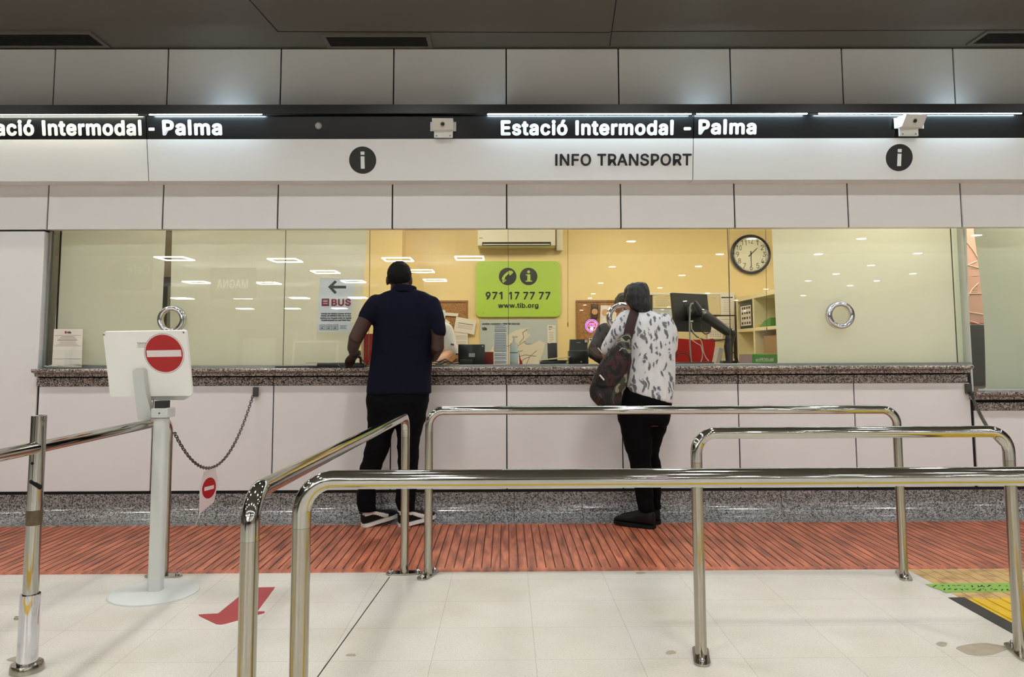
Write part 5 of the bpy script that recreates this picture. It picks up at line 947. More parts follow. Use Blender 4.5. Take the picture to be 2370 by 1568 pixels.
def hand(ang, l, tail, wdt, nm, dy): 
    d = Vector((math.sin(ang), 0, math.cos(ang))); n = Vector((d.z, 0, -d.x))*wdt; p = c+EY*dy; part(nm, MB().prism([p-d*tail-n, p+d*l-n*.6, p+d*l+n*.6, p-d*tail+n], (0, .0012, 0)), M['letter_black'], t, smooth=False)
hand(PI, R_*.62, R_*.16, .0052, 'minute_hand', .012); hand(math.radians(47), R_*.46, R_*.16, .0058, 'hour_hand', .014)
part('hub', MB().cyl(c+EY*.016, c+EY*.010, .009, 16), M['letter_black'], t)
# cube shelf along the right side
Xs0 = at(1706, 760, 7.93).x; t = thing('cube_shelf', (Xs0+.18, 7.35, .01), 'cream open cube shelf standing below the clock', 'shelf')
y0s, y1s = 6.45, 7.94; zt = at(1706, 690, 7.93).z; zm = at(1707, 763, 7.93).z; zb_ = zm-(zt-zm)*.98; th = .045; ym = at(1745, 760, 7.2).y; 
for k in range(60):       # depth at which the shelf front shows at x = 1745
    yy = y0s+(y1s-y0s)*k/60
    if (at(1744, 760, yy).x-Xs0) < 0: ym = yy
Xs1 = Xs0+.36
for z0, z1, nm in ((zt-th, zt, 'top_board'), (zm-th*.7, zm, 'shelf_board'), (zb_-th, zb_, 'shelf_board'), (.012, .06, 'plinth')): part(nm, MB().box(Xs0, Xs1, y0s, y1s, z0, z1, .002, 1), M['shelf'], t)
for yy, nm in ((y1s-th, 'side_panel'), (ym-th/2, 'divider'), (y0s, 'side_panel')):
    for z0, z1 in ((zm+.0005, zt-th-.0005), (zb_+.0005, zm-th*.7-.0005), (.0605, zb_-th-.0005)): part(nm, MB().box(Xs0+.001, Xs1, yy, yy+th, z0, z1), M['shelf'], t, smooth=False)
part('back_panel', MB().box(Xs1+.0005, Xs1+.008, y0s, y1s, .012, zt), M['shelf'], t, smooth=False)
yv = (ym+y1s)/2-.02
t = thing('photo_frame', (Xs0+.12, yv, zm+.0005), 'black frame with rows of dark pictures on the cube shelf', 'picture frame'); hh = .26
part('frame', MB().box(Xs0+.015, Xs0+.035, yv-.17, yv+.22, zm+.001, zm+hh, .004), M['frame_black'], t); part('mount', MB().box(Xs0+.012, Xs0+.0145, yv-.14, yv+.19, zm+.03, zm+hh-.03), M['paper'], t, smooth=False)
b = MB(); rnd = random.Random(9)
for r in range(4):
    for q in range(4): b.box(Xs0+.0105, Xs0+.0118, yv-.12+q*.075, yv-.12+q*.075+rnd.uniform(.03, .055), zm+.045+r*.05, zm+.045+r*.05+.022)
part('pictures', b, M['printdark'], t, smooth=False)
yv2 = ym-.20; t = thing('green_folder', (Xs0+.12, yv2, zm+.0005), 'green and yellow papers lying on the middle board of the cube shelf', 'folder')
part('green_sheet', MB().prism([(Xs0+.02, yv2-.22, zm+.002), (Xs0+.02, yv2+.12, zm+.002), (Xs0+.02, yv2-.05, zm+.06), (Xs0+.02, yv2-.22, zm+.08)], (.2, 0, 0)), M['green_box'], t, smooth=False)
part('yellow_sheet', MB().prism([(Xs0+.015, yv2+.10, zm+.002), (Xs0+.015, yv2+.165, zm+.002), (Xs0+.015, yv2+.12, zm+.03)], (.18, 0, 0)), M['yellow'], t, smooth=False)
single('carton', MB().box(Xs0+.05, Xs0+.34, ym-.60, ym-.12, zb_+.0005, zb_+.24, .003), M['brownbox'], 'brown carton in the lower right cube of the shelf', 'carton')
single('green_bag', MB().ball((Xs0+.2, yv-.12, zt-th-.11), .08, .09, .105), M['green_box'], 'green rounded bag at the top of the left shelf cube', 'bag')
# ---- things on the inner side of the counter
def onc(px, Y): return Vector((at(px, 845, Y).x, Y, ZST))
def ztop(py, px, Y): return at(px, py, Y).z
Y = 5.66
t = thing('customer_display', onc(1092, Y), 'black glossy screen seen from behind, between the men and the brochure stand', 'screen'); X0, X1, Z0, Z1 = rect(1060, 797, 1122, 846, Y)
R = Matrix.Translation((0, Y, ZST)) @ Matrix.Rotation(-.10, 4, 'X') @ Matrix.Translation((0, -Y, -ZST))
part('back_shell', MB().box(X0, X1, Y, Y+.03, ZST+.004, Z1, .006, mtx=R), M['plastic_black'], t); part('foot', MB().box(X0+.03, X1-.05, Y-.03, Y+.09, ZST+.0005, ZST+.014, .004), M['plastic_dk'], t)
p = at(1117, 802, Y-.012); part('logo_dot', MB().cyl(p, p-EY*.004, .006, 14), M['plastic_grey'], t); X2, X3, Z2, Z3 = rect(1085, 818, 1099, 827, Y-.02); part('label_tag', MB().box(X2, X3, Y-.016, Y-.006, Z2, Z3), M['plastic_grey'], t)
part('port_block', MB().box(X0+.015, X0+.11, Y-.03, Y-.002, ZST+.016, ZST+.05, .003), M['plastic_dk'], t)
for i, pts in enumerate(([(1003, 836), (1015, 839), (1030, 833), (1046, 841), (1060, 836)], [(1000, 842), (1020, 844), (1036, 838), (1050, 844), (1064, 842)], [(1008, 845), (1025, 836), (1040, 845), (1058, 832)])):
    single('black_cable', MB().tube([at(x, min(y, 845), Y-.03+.02*i)+EZ*.003 for x, y in pts], .0045, 8), M['plastic_black'], 'tangled black cable on the counter left of the glossy screen', 'cable', 'cables beside the glossy screen')
Y = 5.57; t = thing('brochure_stand', onc(1158, Y), 'tall clear stand with tiers of blue-grey bus brochures', 'brochure stand')
X0, X1, Z0, Z1 = rect(1142, 751, 1174, 846, Y)
b = MB().box(X0, X0+.003, Y, Y+.16, ZST+.0005, Z1-.05).box(X1-.003, X1, Y, Y+.16, ZST+.0005, Z1-.05).box(X0, X1, Y, Y+.16, ZST+.0005, ZST+.004); part('clear_sides', b, M['acrylic'], t, smooth=False)
tiers = [(752, 768, .12), (770, 815, .05), (817, 825, .032), (826, 833, .018), (834, 842, .004)]
for i, (ya, yb_, dy) in enumerate(tiers):
    za, zb2 = ztop(ya, 1158, Y+dy), ztop(yb_, 1158, Y+dy); part('brochure_pack', MB().box(X0+.005, X1-.005, Y+dy, Y+dy+.018, zb2, za, .003, 1), M['paper3'], t)
    L = [(1146, 1170, ya+2.5+4*k, .9) for k in range(int((yb_-ya)/4))]; lines(t, L, Y+dy, M['print_'], 'print_lines', .001)
Y = 5.60; t = thing('sanitiser_bottle', onc(1189.5, Y), 'pump bottle of hand gel with a pale label, right of the brochure stand', 'bottle'); c = onc(1189.5, Y); zt_, zs_ = ztop(779, 1190, Y)-ZST, ztop(794, 1190, Y)-ZST
part('bottle', MB().lathe([(1e-4, .0005), (.026, .0005), (.029, .006), (.029, zs_-.012), (.024, zs_-.002), (.011, zs_), (.011, zs_+.012)], c, EZ, 28), M['bottle'], t)
part('label', MB().lathe([(.0295, .035), (.0295, zs_-.04)], c, EZ, 28), M['bottle_label'], t); part('pump', MB().cyl(c+EZ*(zs_+.012), c+EZ*zt_, .006, 12).box(c.x-.012, c.x+.028, c.y-.008, c.y+.008, c.z+zt_-.008, c.z+zt_+.004, .003), M['bottle'], t)
part('label_bar', MB().lathe([(.0299, zs_-.075), (.0299, zs_-.068)], c, EZ, 28), M['print_'], t)
single('red_holder', MB().prism([onc(1203, 5.68)+Vector((0, 0, .0005)), onc(1210, 5.68)+Vector((0, 0, .0005)), onc(1209, 5.68)+Vector((0, 0, .03)), onc(1205, 5.68)+Vector((0, 0, .05)), onc(1201, 5.68)+Vector((0, 0, .11))], (0, .05, 0)), M['red_gloss'], 'small red plastic holder right behind the gel bottle', 'holder')
t = single('red_box', MB().box(onc(1120, 5.8).x, onc(1143, 5.8).x, 5.8, 5.95, ZST+.0005, ztop(815, 1130, 5.8), .004), M['darkred'], 'dark red box on the counter behind the brochure stand', 'box')
Y = 5.72; X0, X1, Z0, Z1 = rect(1268, 793, 1290, 842, Y); R = Matrix.Translation((0, Y, ZST)) @ Matrix.Rotation(-.18, 4, 'X') @ Matrix.Translation((0, -Y, -ZST))
t = thing('card_reader', onc(1279, Y), 'slim black card reader leaning beside the paper pile', 'card reader'); part('body', MB().box(X0, X1, Y, Y+.02, ZST+.002, Z1, .004, mtx=R), M['plastic_dk'], t); p = at(1272.5, 797, Y-.02); part('label_tag', MB().box(p.x-.006, p.x+.006, Y+.03, Y+.034, p.z-.012, p.z+.012), M['paper'], t); part('foot', MB().box(X0, X1, Y, Y+.05, ZST+.0005, ZST+.01, .002), M['plastic_dk'], t)
rnd = random.Random(11); zz = ZST+.0005
for k in range(9):
    R = Matrix.Translation((onc(1281, 5.62).x+rnd.uniform(-.008, .008), 5.62, zz)) @ Matrix.Rotation(rnd.uniform(-.1, .1), 4, 'Z')
    h = .0045; single('folder', MB().box(-.095, .095, -.07, .07, 0, h*.9, .001, 1, mtx=R), M['navy2'] if k % 3 else M['plastic_grey'], 'dark folder in the low pile between card reader and payment terminal', 'folder', 'folders in the low pile'); zz += h
R = Matrix.Translation((onc(1283, 5.62).x, 5.62, zz+.012)) @ Matrix.Rotation(-.11, 4, 'Y'); single('cream_sheets', MB().box(-.11, .11, -.06, .06, -.004, .004, .001, 1, mtx=R), M['paper2'], 'tilted cream sheets on top of the dark folder pile', 'paper')
Y = 5.66; t = thing('payment_terminal', onc(1340, Y), 'black receipt printer with small white label, left of the navy sleeve', 'printer'); X0, X1, Z0, Z1 = rect(1317, 786, 1362, 844, Y); zm_ = ztop(812, 1340, Y)
part('base', MB().box(X0, X1, Y, Y+.14, ZST+.0005, zm_, .006), M['plastic_black'], t); part('upper_cover', MB().prism([(X0+.008, Y+.01, zm_+.0005), (X0+.014, Y+.03, Z1), (X1-.006, Y+.03, Z1), (X1-.004, Y+.01, zm_+.0005)], (0, .09, 0)), M['plastic_dk'], t)
p = at(1356.5, 790, Y+.02); part('white_label', MB().box(p.x-.01, p.x+.01, p.y-.004, p.y-.001, p.z-.01, p.z+.01), M['paper'], t); p = at(1338.5, 793.5, Y+.02); part('maker_mark', MB().box(p.x-.015, p.x+.015, p.y-.004, p.y-.002, p.z-.003, p.z+.003), M['plastic_grey'], t)
p = at(1345, 838, Y); part('knob', MB().ball(p-EY*.002, .006), M['plastic_grey'], t)
# monitor on its arm
Y = 6.15; tl, tr, bl = at(1556, 678, Y), at(1636.5, 682, Y+.12), at(1565, 767, Y); U2 = (tr-tl); V2 = bl-tl; n2 = U2.cross(V2).normalized(); n2 = n2 if n2.y > 0 else -n2
bs = onc(1688, 5.85); t = thing('monitor', Vector((bs.x, bs.y, ZST)), 'large black computer monitor seen from behind on a jointed arm', 'monitor')
part('back_shell', MB().prism([tl, tr, tr+V2, bl], n2*.035), M['plastic_dk'], t)
def mq(u, v, o=0): return tl+U2*u+V2*v-n2*o
part('mount_block', MB().prism([mq(.30, .36, .0005), mq(.80, .34, .0005), mq(.80, .72, .0005), mq(.30, .72, .0005)], -n2*.035), M['plastic_black'], t); part('vent_ridge', MB().prism([mq(.28, .30, .0005), mq(.92, .28, .0005), mq(.92, .315, .0005), mq(.28, .335, .0005)], -n2*.012), M['dark'], t)
jm = mq(.72, .52, .08); j1 = at(1636, 735, 5.98); j2 = at(1691, 773, 5.88); j3 = Vector((bs.x, bs.y, ZST+.03))
part('arm_head', MB().limb([mq(.6, .5, .036), jm], [.03, .026], 12), M['plastic_black'], t)
part('upper_arm', MB().tube([jm, j1, j2], [.030, .042, .036], 14), M['plastic_dk'], t); part('elbow_joint', MB().ball(j2, .042), M['plastic_black'], t)
part('lower_arm', MB().tube([j2, j2.lerp(j3, .5)+Vector((-.012, 0, 0)), j3], [.036, .034, .026], 14), M['plastic_black'], t); part('clamp_base', MB().box(bs.x-.06, bs.x+.05, bs.y-.05, bs.y+.05, ZST+.0005, ZST+.03, .006), M['plastic_black'], t)
p = at(1600, 744, 6.05); part('white_tag', MB().box(p.x-.018, p.x+.014, p.y-.004, p.y, p.z-.007, p.z+.007), M['paper'], t)
t = thing('desk_lamp', onc(1600, 5.95), 'small gooseneck lamp with clear cup in front of the monitor', 'lamp')
part('gooseneck', MB().tube([at(x, y, 5.92) for x, y in ((1599, 722), (1597, 712), (1600, 704), (1607, 702), (1614, 708), (1622, 717), (1630, 726))], .007, 10), M['plastic_grey'], t)
part('lamp_head', MB().tube([at(1608, 698, 5.9), at(1612, 706, 5.9), at(1622, 722, 5.9)], [.012, .02, .026], 12), M['plastic_black'], t)
part('clear_cup', MB().lathe([(.034, .10), (.034, .03), (.026, .008), (1e-4, 0)], at(1634, 773, 5.88), EZ, 24), M['acrylic'], t)
part('hanging_cable', MB().tube([at(x, y, 5.86) for x, y in ((1623, 735), (1621, 755), (1624, 768), (1632, 774), (1641, 772), (1645, 762), (1645, 750))], .004, 8), M['plastic_black'], t)
part('stem', MB().tube([at(1597, 712, 5.95), at(1596, 760, 5.95), at(1597, 800, 5.95), onc(1600, 5.95)+EZ*.004], .006, 10), M['plastic_grey'], t)
for i, (pts, m_, lb) in enumerate((([(1600, 748), (1601, 762), (1608, 772), (1618, 780), (1625, 795), (1628, 815), (1634, 829), (1640, 836)], 'wire_w', 'white cable hanging from the monitor to the counter'), ([(1598, 785), (1612, 795), (1622, 800), (1626, 815), (1625, 830), (1622, 838)], 'wire_w', 'white cable looping over the red chair back'), ([(1601, 768), (1612, 780), (1630, 787), (1655, 790), (1675, 787), (1690, 784)], 'plastic_black', 'black cable slung from monitor to arm'), ([(1564, 830), (1568, 820), (1580, 817), (1592, 821), (1598, 832), (1598, 842)], 'plastic_black', 'black cable arched in front of the red chair'), ([(1697, 815), (1704, 828), (1710, 840), (1713, 843)], 'plastic_black', 'black cable right of the arm base'))):
    single('cable', MB().tube([at(x, y, 5.80+.015*i) for x, y in pts], .0035, 8), M[m_], lb, 'cable')
# chairs and folders seen over the counter
t = thing('office_chair', Vector((at(1610, 800, 6.9).x, 6.9, .012)), 'red fabric office chair back below the monitor', 'chair'); P = [at(x, y, 6.85) for x, y in ((1560, 786), (1572, 784), (1610, 787), (1640, 785.5), (1650, 784), (1655, 788), (1655, 800), (1648, 840), (1644, 880), (1566, 880), (1560, 840), (1556, 810))]
part('backrest', MB().prism(P, (0, .07, 0)), M['red_fabric'], t); X0, X1 = at(1566, 800, 6.85).x, at(1645, 800, 6.85).x
part('seat', MB().box(X0, X1, 6.86, 7.3, .46, .54, .03), M['red_fabric'], t); part('gas_column', MB().cyl(((X0+X1)/2, 7.08, .06), ((X0+X1)/2, 7.08, .46), .03, 14), M['plastic_black'], t)
part('back_bar', MB().box((X0+X1)/2-.03, (X0+X1)/2+.03, 6.925, 6.945, .5, .95), M['plastic_black'], t)
for k in range(5): a = k*2*PI/5+.3; part('foot', MB().tube([((X0+X1)/2, 7.08, .08), ((X0+X1)/2+.28*math.cos(a), 7.08+.28*math.sin(a), .05)], [.022, .016], 10), M['plastic_black'], t)
R = Matrix.Translation(onc(1662, 5.95)) @ Matrix.Rotation(.22, 4, 'Y'); single('white_folder', MB().box(-.018, .022, 0, .12, .004, .135, .002, 1, mtx=R), M['paper'], 'white upright folder right of the red chair', 'folder')
single('keyboard_shelf', MB().box(onc(1562, 5.6).x, onc(1655, 5.6).x, 5.62, 5.76, ZST+.0005, ZST+.022, .004), M['plastic_black'], 'flat black keyboard on the counter below the red chair back', 'keyboard')
t = thing('office_box', onc(1755, 5.62), 'green office paper box with printed side, under the cube shelf', 'box'); X0, X1, Z0, Z1 = rect(1741, 820, 1805, 846, 5.62); 
part('box', MB().box(X0, X1, 5.62, 5.84, ZST+.0005, Z1, .002, 1), M['green_box'], t); X2 = at(1713, 835, 5.68).x
part('pink_side', MB().prism([(X0-.0005, 5.62, ZST+.0008), (X0-.0005, 5.84, ZST+.0008), (X2, 5.70, ZST+.0008)], (0, 0, Z1-ZST-.002)), M['pink_box'], t, smooth=False)
part('lettering', fit_text('MultiOffice'[::-1], .01, Vector((at(1749, 838, 5.62).x, 5.6195, at(1749, 837.5, 5.62).z)), EX, EZ, -EY, at(1790, 838, 5.62).x-at(1749, 838, 5.62).x, .026, thick=.001), M['paper'], t)
# red leaning board behind the man, grey cabinet behind the left gap, hanging blind cords
t = thing('red_board', Vector((at(851, 845, 6.4).x, 6.4, ZST-.3)), 'tall red board with a white edge behind the man\'s bent left arm', 'board')
X0, X1, Z0, Z1 = rect(842, 773, 880, 860, 6.4); part('red_panel', MB().box(X0, X1, 6.4, 6.43, ZST-.3, Z1), M['red_gloss'], t); part('white_edge', MB().box(X0-.02, X0-.0005, 6.395, 6.43, ZST-.3, Z1+.004), M['paper'], t)
part('stand', MB().box(X0, X1, 6.44, 6.6, .012, ZST-.301), M['plastic_grey'], t)
X0, X1, Z0, Z1 = rect(352, 641, 430, 860, 6.3); t = thing('grey_cabinet', Vector(((X0+X1)/2, 6.5, .012)), 'tall dark grey cabinet seen in the gap between the two left blinds', 'cabinet')
part('body', MB().box(X0, X1, 6.3, 6.7, .013, Z1, .004), M['darkmetal'], t); part('pale_panel', MB().box(X0+.12, X0+.19, 6.296, 6.2995, 1.2, Z1-.08), M['plastic_grey'], t)
for i, (px, ya, yb_, lb) in enumerate(((1314.5, 525, 757, 'thin blind cord hanging beside the green sign'), (1772, 525, 768, 'blind cord hanging across the clock'), (1687, 525, 838, 'thin cord beside the pane joint left of the clock'))):
    p0, p1 = at(px, ya, YG+.03), at(px+(3 if i else 0), yb_, YG+.03); t = thing('blind_cord', p1, lb, 'cord'); part('cord', MB().cyl(p1+EZ*.03, p0, .0014, 6), M['seam'], t); part('pull_weight', MB().cyl(p1, p1+EZ*.03, .003, 8), M['seam'], t)
# neighbouring booth behind the lower counter
struct('wall_next_booth', MB().box(XP+.05, 9, 6.9, 7.0, .012, ZBC), M['boothwall'])
Y = 6.6; t = thing('pink_map', at(2285, 757, Y), 'tall pink wall map with pale lines seen in the slit at the right', 'map'); X0, X1, Z0, Z1 = rect(2215, 480, 2420, 750, Y)
part('sheet', MB().box(X0, X1, Y, Y+.01, Z0, Z1), M['pinkmap'], t, smooth=False); part('red_edge', MB().box(X0, X1, Y-.004, Y, Z0, Z0+.008), M['red_gloss'], t, smooth=False); b = MB()
for q in ([(2225, 545), (2252, 580), (2270, 610)], [(2225, 620), (2260, 605)], [(2225, 610), (2270, 622)], [(2232, 700), (2250, 670), (2265, 655)], [(2225, 680), (2280, 680)], [(2225, 720), (2285, 730)], [(2225, 738), (2285, 756)]): b.tube([at(x, y, Y)-EY*.0015 for x, y in q], .0045, 6)
part('streets', b, M['pinkline'], t); lines(t, [(2246, 2262, 623, .8), (2250, 2262, 640, .8), (2252, 2262, 664, .8), (2250, 2262, 672, .8), (2246, 2262, 678, .8)], Y, M['print_'], 'place_names', .0012)
Y = 6.2; X0, X1, Z0, Z1 = rect(2225, 752, 2400, 893, Y); t = thing('black_monitor', Vector(((X0+X1)/2, Y, Z0)), 'black screen with red rim in the slit above the lower counter', 'screen'); part('screen', MB().box(X0, X1, Y, Y+.05, Z0, Z1, .01), M['plastic_black'], t); part('red_rim', MB().box(X0-.01, X1+.01, Y+.01, Y+.045, Z0-.014, Z0-.0005), M['red_gloss'], t)
part('stand', MB().box(X0+.2, X0+.5, Y+.1, Y+.3, .013, Z0-.015), M['plastic_dk'], t)

# ================================================================== people
def rpx(L):      # (py, xl, xr, Y, ry) -> loft rings read off the figure's outline at its distance
    R_ = []
    for py, xl, xr, Y, ry in L:
        a, b = at(xl, py, Y), at(xr, py, Y); R_.append(((a+b)/2, (b.x-a.x)/2, ry))
    return R_
def grow(R_, d): return [(c, max(.01, rx+d), max(.01, ry+d)) for c, rx, ry in R_]
def pts(L): return [at(*q) for q in L]
def head(mb, c, R_, k=1.0):
    m = R_.to_3x3()
    def B(o, rx, ry, rz): mb.ball(Vector(c)+m @ (Vector(o)*k), rx*k, ry*k, rz*k, m, 20)
    B((0, -.008, .025), .074, .094, .088); B((0, .03, -.05), .058, .064, .062); B((0, .066, -.088), .026, .022, .022); B((0, .05, .02), .066, .045, .05)
    B((0, .098, -.016), .014, .019, .016); B((0, .092, .006), .009, .014, .026); B((0, .082, .034), .05, .014, .012); B((0, .088, -.052), .026, .012, .010); B((.036, .07, -.02), .024, .022, .02); B((-.036, .07, -.02), .024, .022, .02)
    for s_ in (-1, 1): B((s_*.078, -.004, -.008), .010, .024, .034); B((s_*.074, .006, -.012), .010, .014, .022)
def face_parts(t, c, R_, lipm, k=1.0):
    m = R_.to_3x3()
    for s_ in (-1, 1): part('eye', MB().ball(Vector(c)+m @ (Vector((s_*.031, .085, .008))*k), .0125*k, .010*k, .009*k, m, 12), M['eye'], t)
    part('mouth', MB().ball(Vector(c)+m @ (Vector((0, .097, -.052))*k), .022*k, .007*k, .006*k, m, 12), lipm, t)
def hair_cap(c, R_, k=1.0, p=(0, .075, .052), n=(0, -.42, .9), sc=1.06):
    mb = MB().ball((0, -.012, .03), .0775*sc, .096*sc, .090*sc, seg=32)
    bmesh.ops.bisect_plane(mb.b, geom=mb.b.verts[:]+mb.b.edges[:]+mb.b.faces[:], plane_co=p, plane_no=Vector(n).normalized(), clear_inner=True)
    es = [e for e in mb.b.edges if e.is_boundary]; bmesh.ops.holes_fill(mb.b, edges=es)
    return mb.xf(Matrix.Translation(c) @ R_.to_4x4() @ Matrix.Scale(k, 4))
def hand(mb, wrist, d, nrm, thumb_side, curl=.5, k=1.0, spread=.1):
    """palm from the wrist along d, five separate fingers bending about the palm normal nrm"""
    d = Vector(d).normalized(); nrm = Vector(nrm); nrm = (nrm-d*nrm.dot(d)).normalized(); s_ = d.cross(nrm)*thumb_side; w_ = Vector(wrist)
    mb.loft([(w_, .026*k, .019*k, s_, nrm), (w_+d*.03*k, .034*k, .018*k, s_, nrm), (w_+d*.06*k, .041*k, .016*k, s_, nrm), (w_+d*.092*k, .041*k, .013*k, s_, nrm)], 2.4, 18)
    for i, (o, l) in enumerate(((.031, .072), (.0105, .082), (-.0105, .076), (-.031, .060))):
        p = w_+d*.088*k+s_*o*k; dd = (d+s_*o*spread*10*.3).normalized(); P_ = [p]; a = 0
        for seg_, f in ((0, .42), (1, .32), (2, .26)):
            a += curl*(.7 if seg_ == 0 else .9); v = dd*math.cos(a)-nrm*math.sin(a); P_.append(P_[-1]+v*l*f*k)
        mb.limb(P_, [.0092*k, .0088*k, .0082*k, .0070*k], 10)
    p = w_+d*.028*k+s_*.03*k; v = (d*.55+s_*.75-nrm*.35*curl).normalized(); v2 = (d*.9+s_*.25-nrm*.6*curl).normalized()
    mb.limb([p, p+v*.036*k, p+v*.036*k+v2*.032*k, p+v*.036*k+v2*.056*k], [.012*k, .0105*k, .0095*k, .008*k], 10)
def shoe(t, heel, d, L, wdt, tilt, um, sm, white, name='shoe'):
    d = Vector((d[0], d[1], 0)).normalized(); yaw_ = math.atan2(d.y, d.x)
    X = Matrix.Translation(heel) @ Matrix.Rotation(yaw_, 4, 'Z') @ Matrix.Rotation(-tilt, 4, 'Y')
    prof = [(-.01, .42, .075), (.02, .66, .104), (.10, .78, .112), (.22, .80, .112), (.36, .78, .098), (.5, .86, .080), (.66, .98, .066), (.80, .96, .056), (.91, .76, .047), (.98, .44, .038), (1.0, .22, .032)]
    P_ = [Vector((u*L*1.02-.004, w2*wdt*.53, 0)) for u, w2, h in prof]+[Vector((u*L*1.02-.004, -w2*wdt*.53, 0)) for u, w2, h in reversed(prof)]
    b = MB().loft([(Vector((u*L, 0, (h+.018)/2)), w2*wdt/2, (h-.018)/2, Vector((0, 1, 0)), Vector((0, 0, 1))) for u, w2, h in prof], 2.8, 24)
    me = remesh(b, .005, 3); me.materials.append(um)
    if white:
        me.materials.append(M['shoe_white'])
        for f in me.polygons:
            c = f.center; u = c.x/L; z = c.z
            tab = u < .10 and z > .080; band = .02 < u < .66 and (.072-.055*max(0, u-.2)) < z+.10*max(0, u-.30) < (.094-.02*u)
            f.material_index = 1 if (tab or band) and abs(c.y) > -1 else 0
    me.transform(X); sh_ = part(name, me, None, t)
    part('sole', MB().prism(P_, (0, 0, .022)).xf(X), sm, sh_)
    if white: part('heel_label', MB().box(-.012, -.004, -.018, .018, .088, .098, .002).xf(X), M['shoe_black'], sh_)
    return sh_

# ---- man in the navy polo shirt
YM = 5.10
t = man = thing('person', Vector((at(905, 1210, 5.12).x, 5.12, 0)), 'man in navy polo shirt and black trousers, back turned, bent left arm on the counter', 'person')
tors = [(668, 914, 960, YM-.005, .062), (676, 891, 985, YM, .078), (686, 874, 1000, YM, .098), (700, 864, 1007, YM, .115), (725, 862, 1010, YM, .126), (760, 864, 1009, YM, .130), (800, 861, 1004, YM, .130), (840, 857, 1000, YM, .130), (870, 853, 997, YM, .132), (900, 849, 997, YM, .138), (912, 849, 998, YM, .140)]
hip = [(895, 852, 994, YM, .128), (930, 847, 992, YM, .135), (955, 849, 987, YM+.01, .130), (976, 851, 985, YM+.01, .118)]
lleg = [(968, 851, 919, YM+.01, .105), (1000, 850, 910, YM+.02, .092), (1030, 847, 903, YM+.03, .085), (1055, 841, 895, YM+.04, .078), (1085, 833, 882, YM+.05, .070), (1130, 829, 870, YM+.06, .066), (1160, 826, 868, YM+.07, .066), (1184, 831, 871, YM+.08, .058)]
rleg = [(968, 916, 985, YM+.01, .105), (1000, 918, 976, YM+.02, .092), (1030, 919, 971, YM+.03, .085), (1055, 921, 969, YM+.04, .078), (1085, 921, 968, YM+.05, .070), (1130, 917, 965, YM+.06, .066), (1160, 915, 962, YM+.07, .066), (1184, 921, 959, YM+.08, .058)]
hc = at(924, 648, YM+.01); HR = Matrix.Rotation(.10, 4, 'Z') @ Matrix.Rotation(-.30, 4, 'X')
b = MB().loft(grow(rpx(tors), -.02)).loft(grow(rpx(hip), -.02)).loft(grow(rpx(lleg), -.016)).loft(grow(rpx(rleg), -.016))
b.limb([hc+Vector((0, -.012, -.02)), at(930, 668, YM-.005), at(936, 690, YM)], [.056, .058, .07])
head(b, hc, HR)
la = pts([(870, 703, YM), (848, 736, 5.02), (823, 784, 4.97), (817, 806, 5.12), (820, 821, 5.24)])
b.limb(la, [.056, .052, .0465, .0385, .0275], 18); ra = pts([(1001, 707, YM), (1013, 765, 5.02), (1013, 804, 5.0), (1003, 826, 5.18), (986, 834, 5.28)]); b.limb(ra, [.052, .044, .043, .036, .027], 18)
hand(b, la[-1], at(808, 838, 5.335)-la[-1], Vector((0.25, -.55, .8)), 1, .55); hand(b, ra[-1], at(968, 838, 5.36)-ra[-1], Vector((.1, -.5, .85)), -1, .4)
part('body', remesh(b, .0062, 3), M['skin_dark'], t); face_parts(t, hc, HR, M['skin_dark'])
hb = hair_cap(hc, HR, 1.0, (0, .07, .045), (0, -.64, .77), 1.045)
part('hair', remesh(hb, .006, 3, .0035, 60), M['hair_black'], t)
b = MB().loft(rpx(tors), 2.5, 40)
b.limb(pts([(872, 704, YM), (862, 715, 5.04), (849, 735, 5.02)]), [.064, .062, .058], 20); b.limb(pts([(998, 706, YM), (1008, 735, 5.04), (1016, 768, 5.02)]), [.058, .054, .049], 20)
sh_ = part('polo_shirt', remesh(b, .009, 6, .006, 7, .6, 1), M['navy'], t)
c = at(936, 675, YM-.004); part('collar', MB().lathe([(.084, -.014), (.086, .0), (.078, .030), (.068, .028), (.072, -.004)], c, Vector((.03, .16, 1)), 40), M['navy'], sh_)
b = MB().loft(rpx(hip), 2.5, 36).loft(rpx(lleg), 2.2).loft(rpx(rleg), 2.2); part('trousers', remesh(b, .010, 5, .007, 9, 1.6, 2), M['trousers'], t)
wr = la[-1].lerp(la[-2], .16); ax = (la[-1]-la[-2]).normalized(); w_ = part('wristwatch', MB().lathe([(.033, -.012), (.035, -.009), (.035, .009), (.033, .012)], wr, ax, 32), M['watch'], t); part('watch_case', MB().cyl(wr+Vector((.033, -.006, .002)), wr+Vector((.042, -.008, .003)), .018, 20), M['watch'], w_)
hL = atz(841, 1223, 0); hL.z = .0075; shoe(t, hL, (.78, .62), .255, .100, .15, M['shoe_black'], M['shoe_white'], True); hR = atz(926, 1223, 0); hR.z = .0075; shoe(t, hR, (.82, .57), .262, .100, .12, M['shoe_black'], M['shoe_white'], True)
p0 = at(830, 828, 5.30); single('pen', MB().cyl(p0, Vector((at(845, 842, 5.40).x, 5.40, ZST+.036)), .004, 10), M['plastic_black'], 'dark pen leaning on the writing tray beside the man\'s wrist', 'pen')

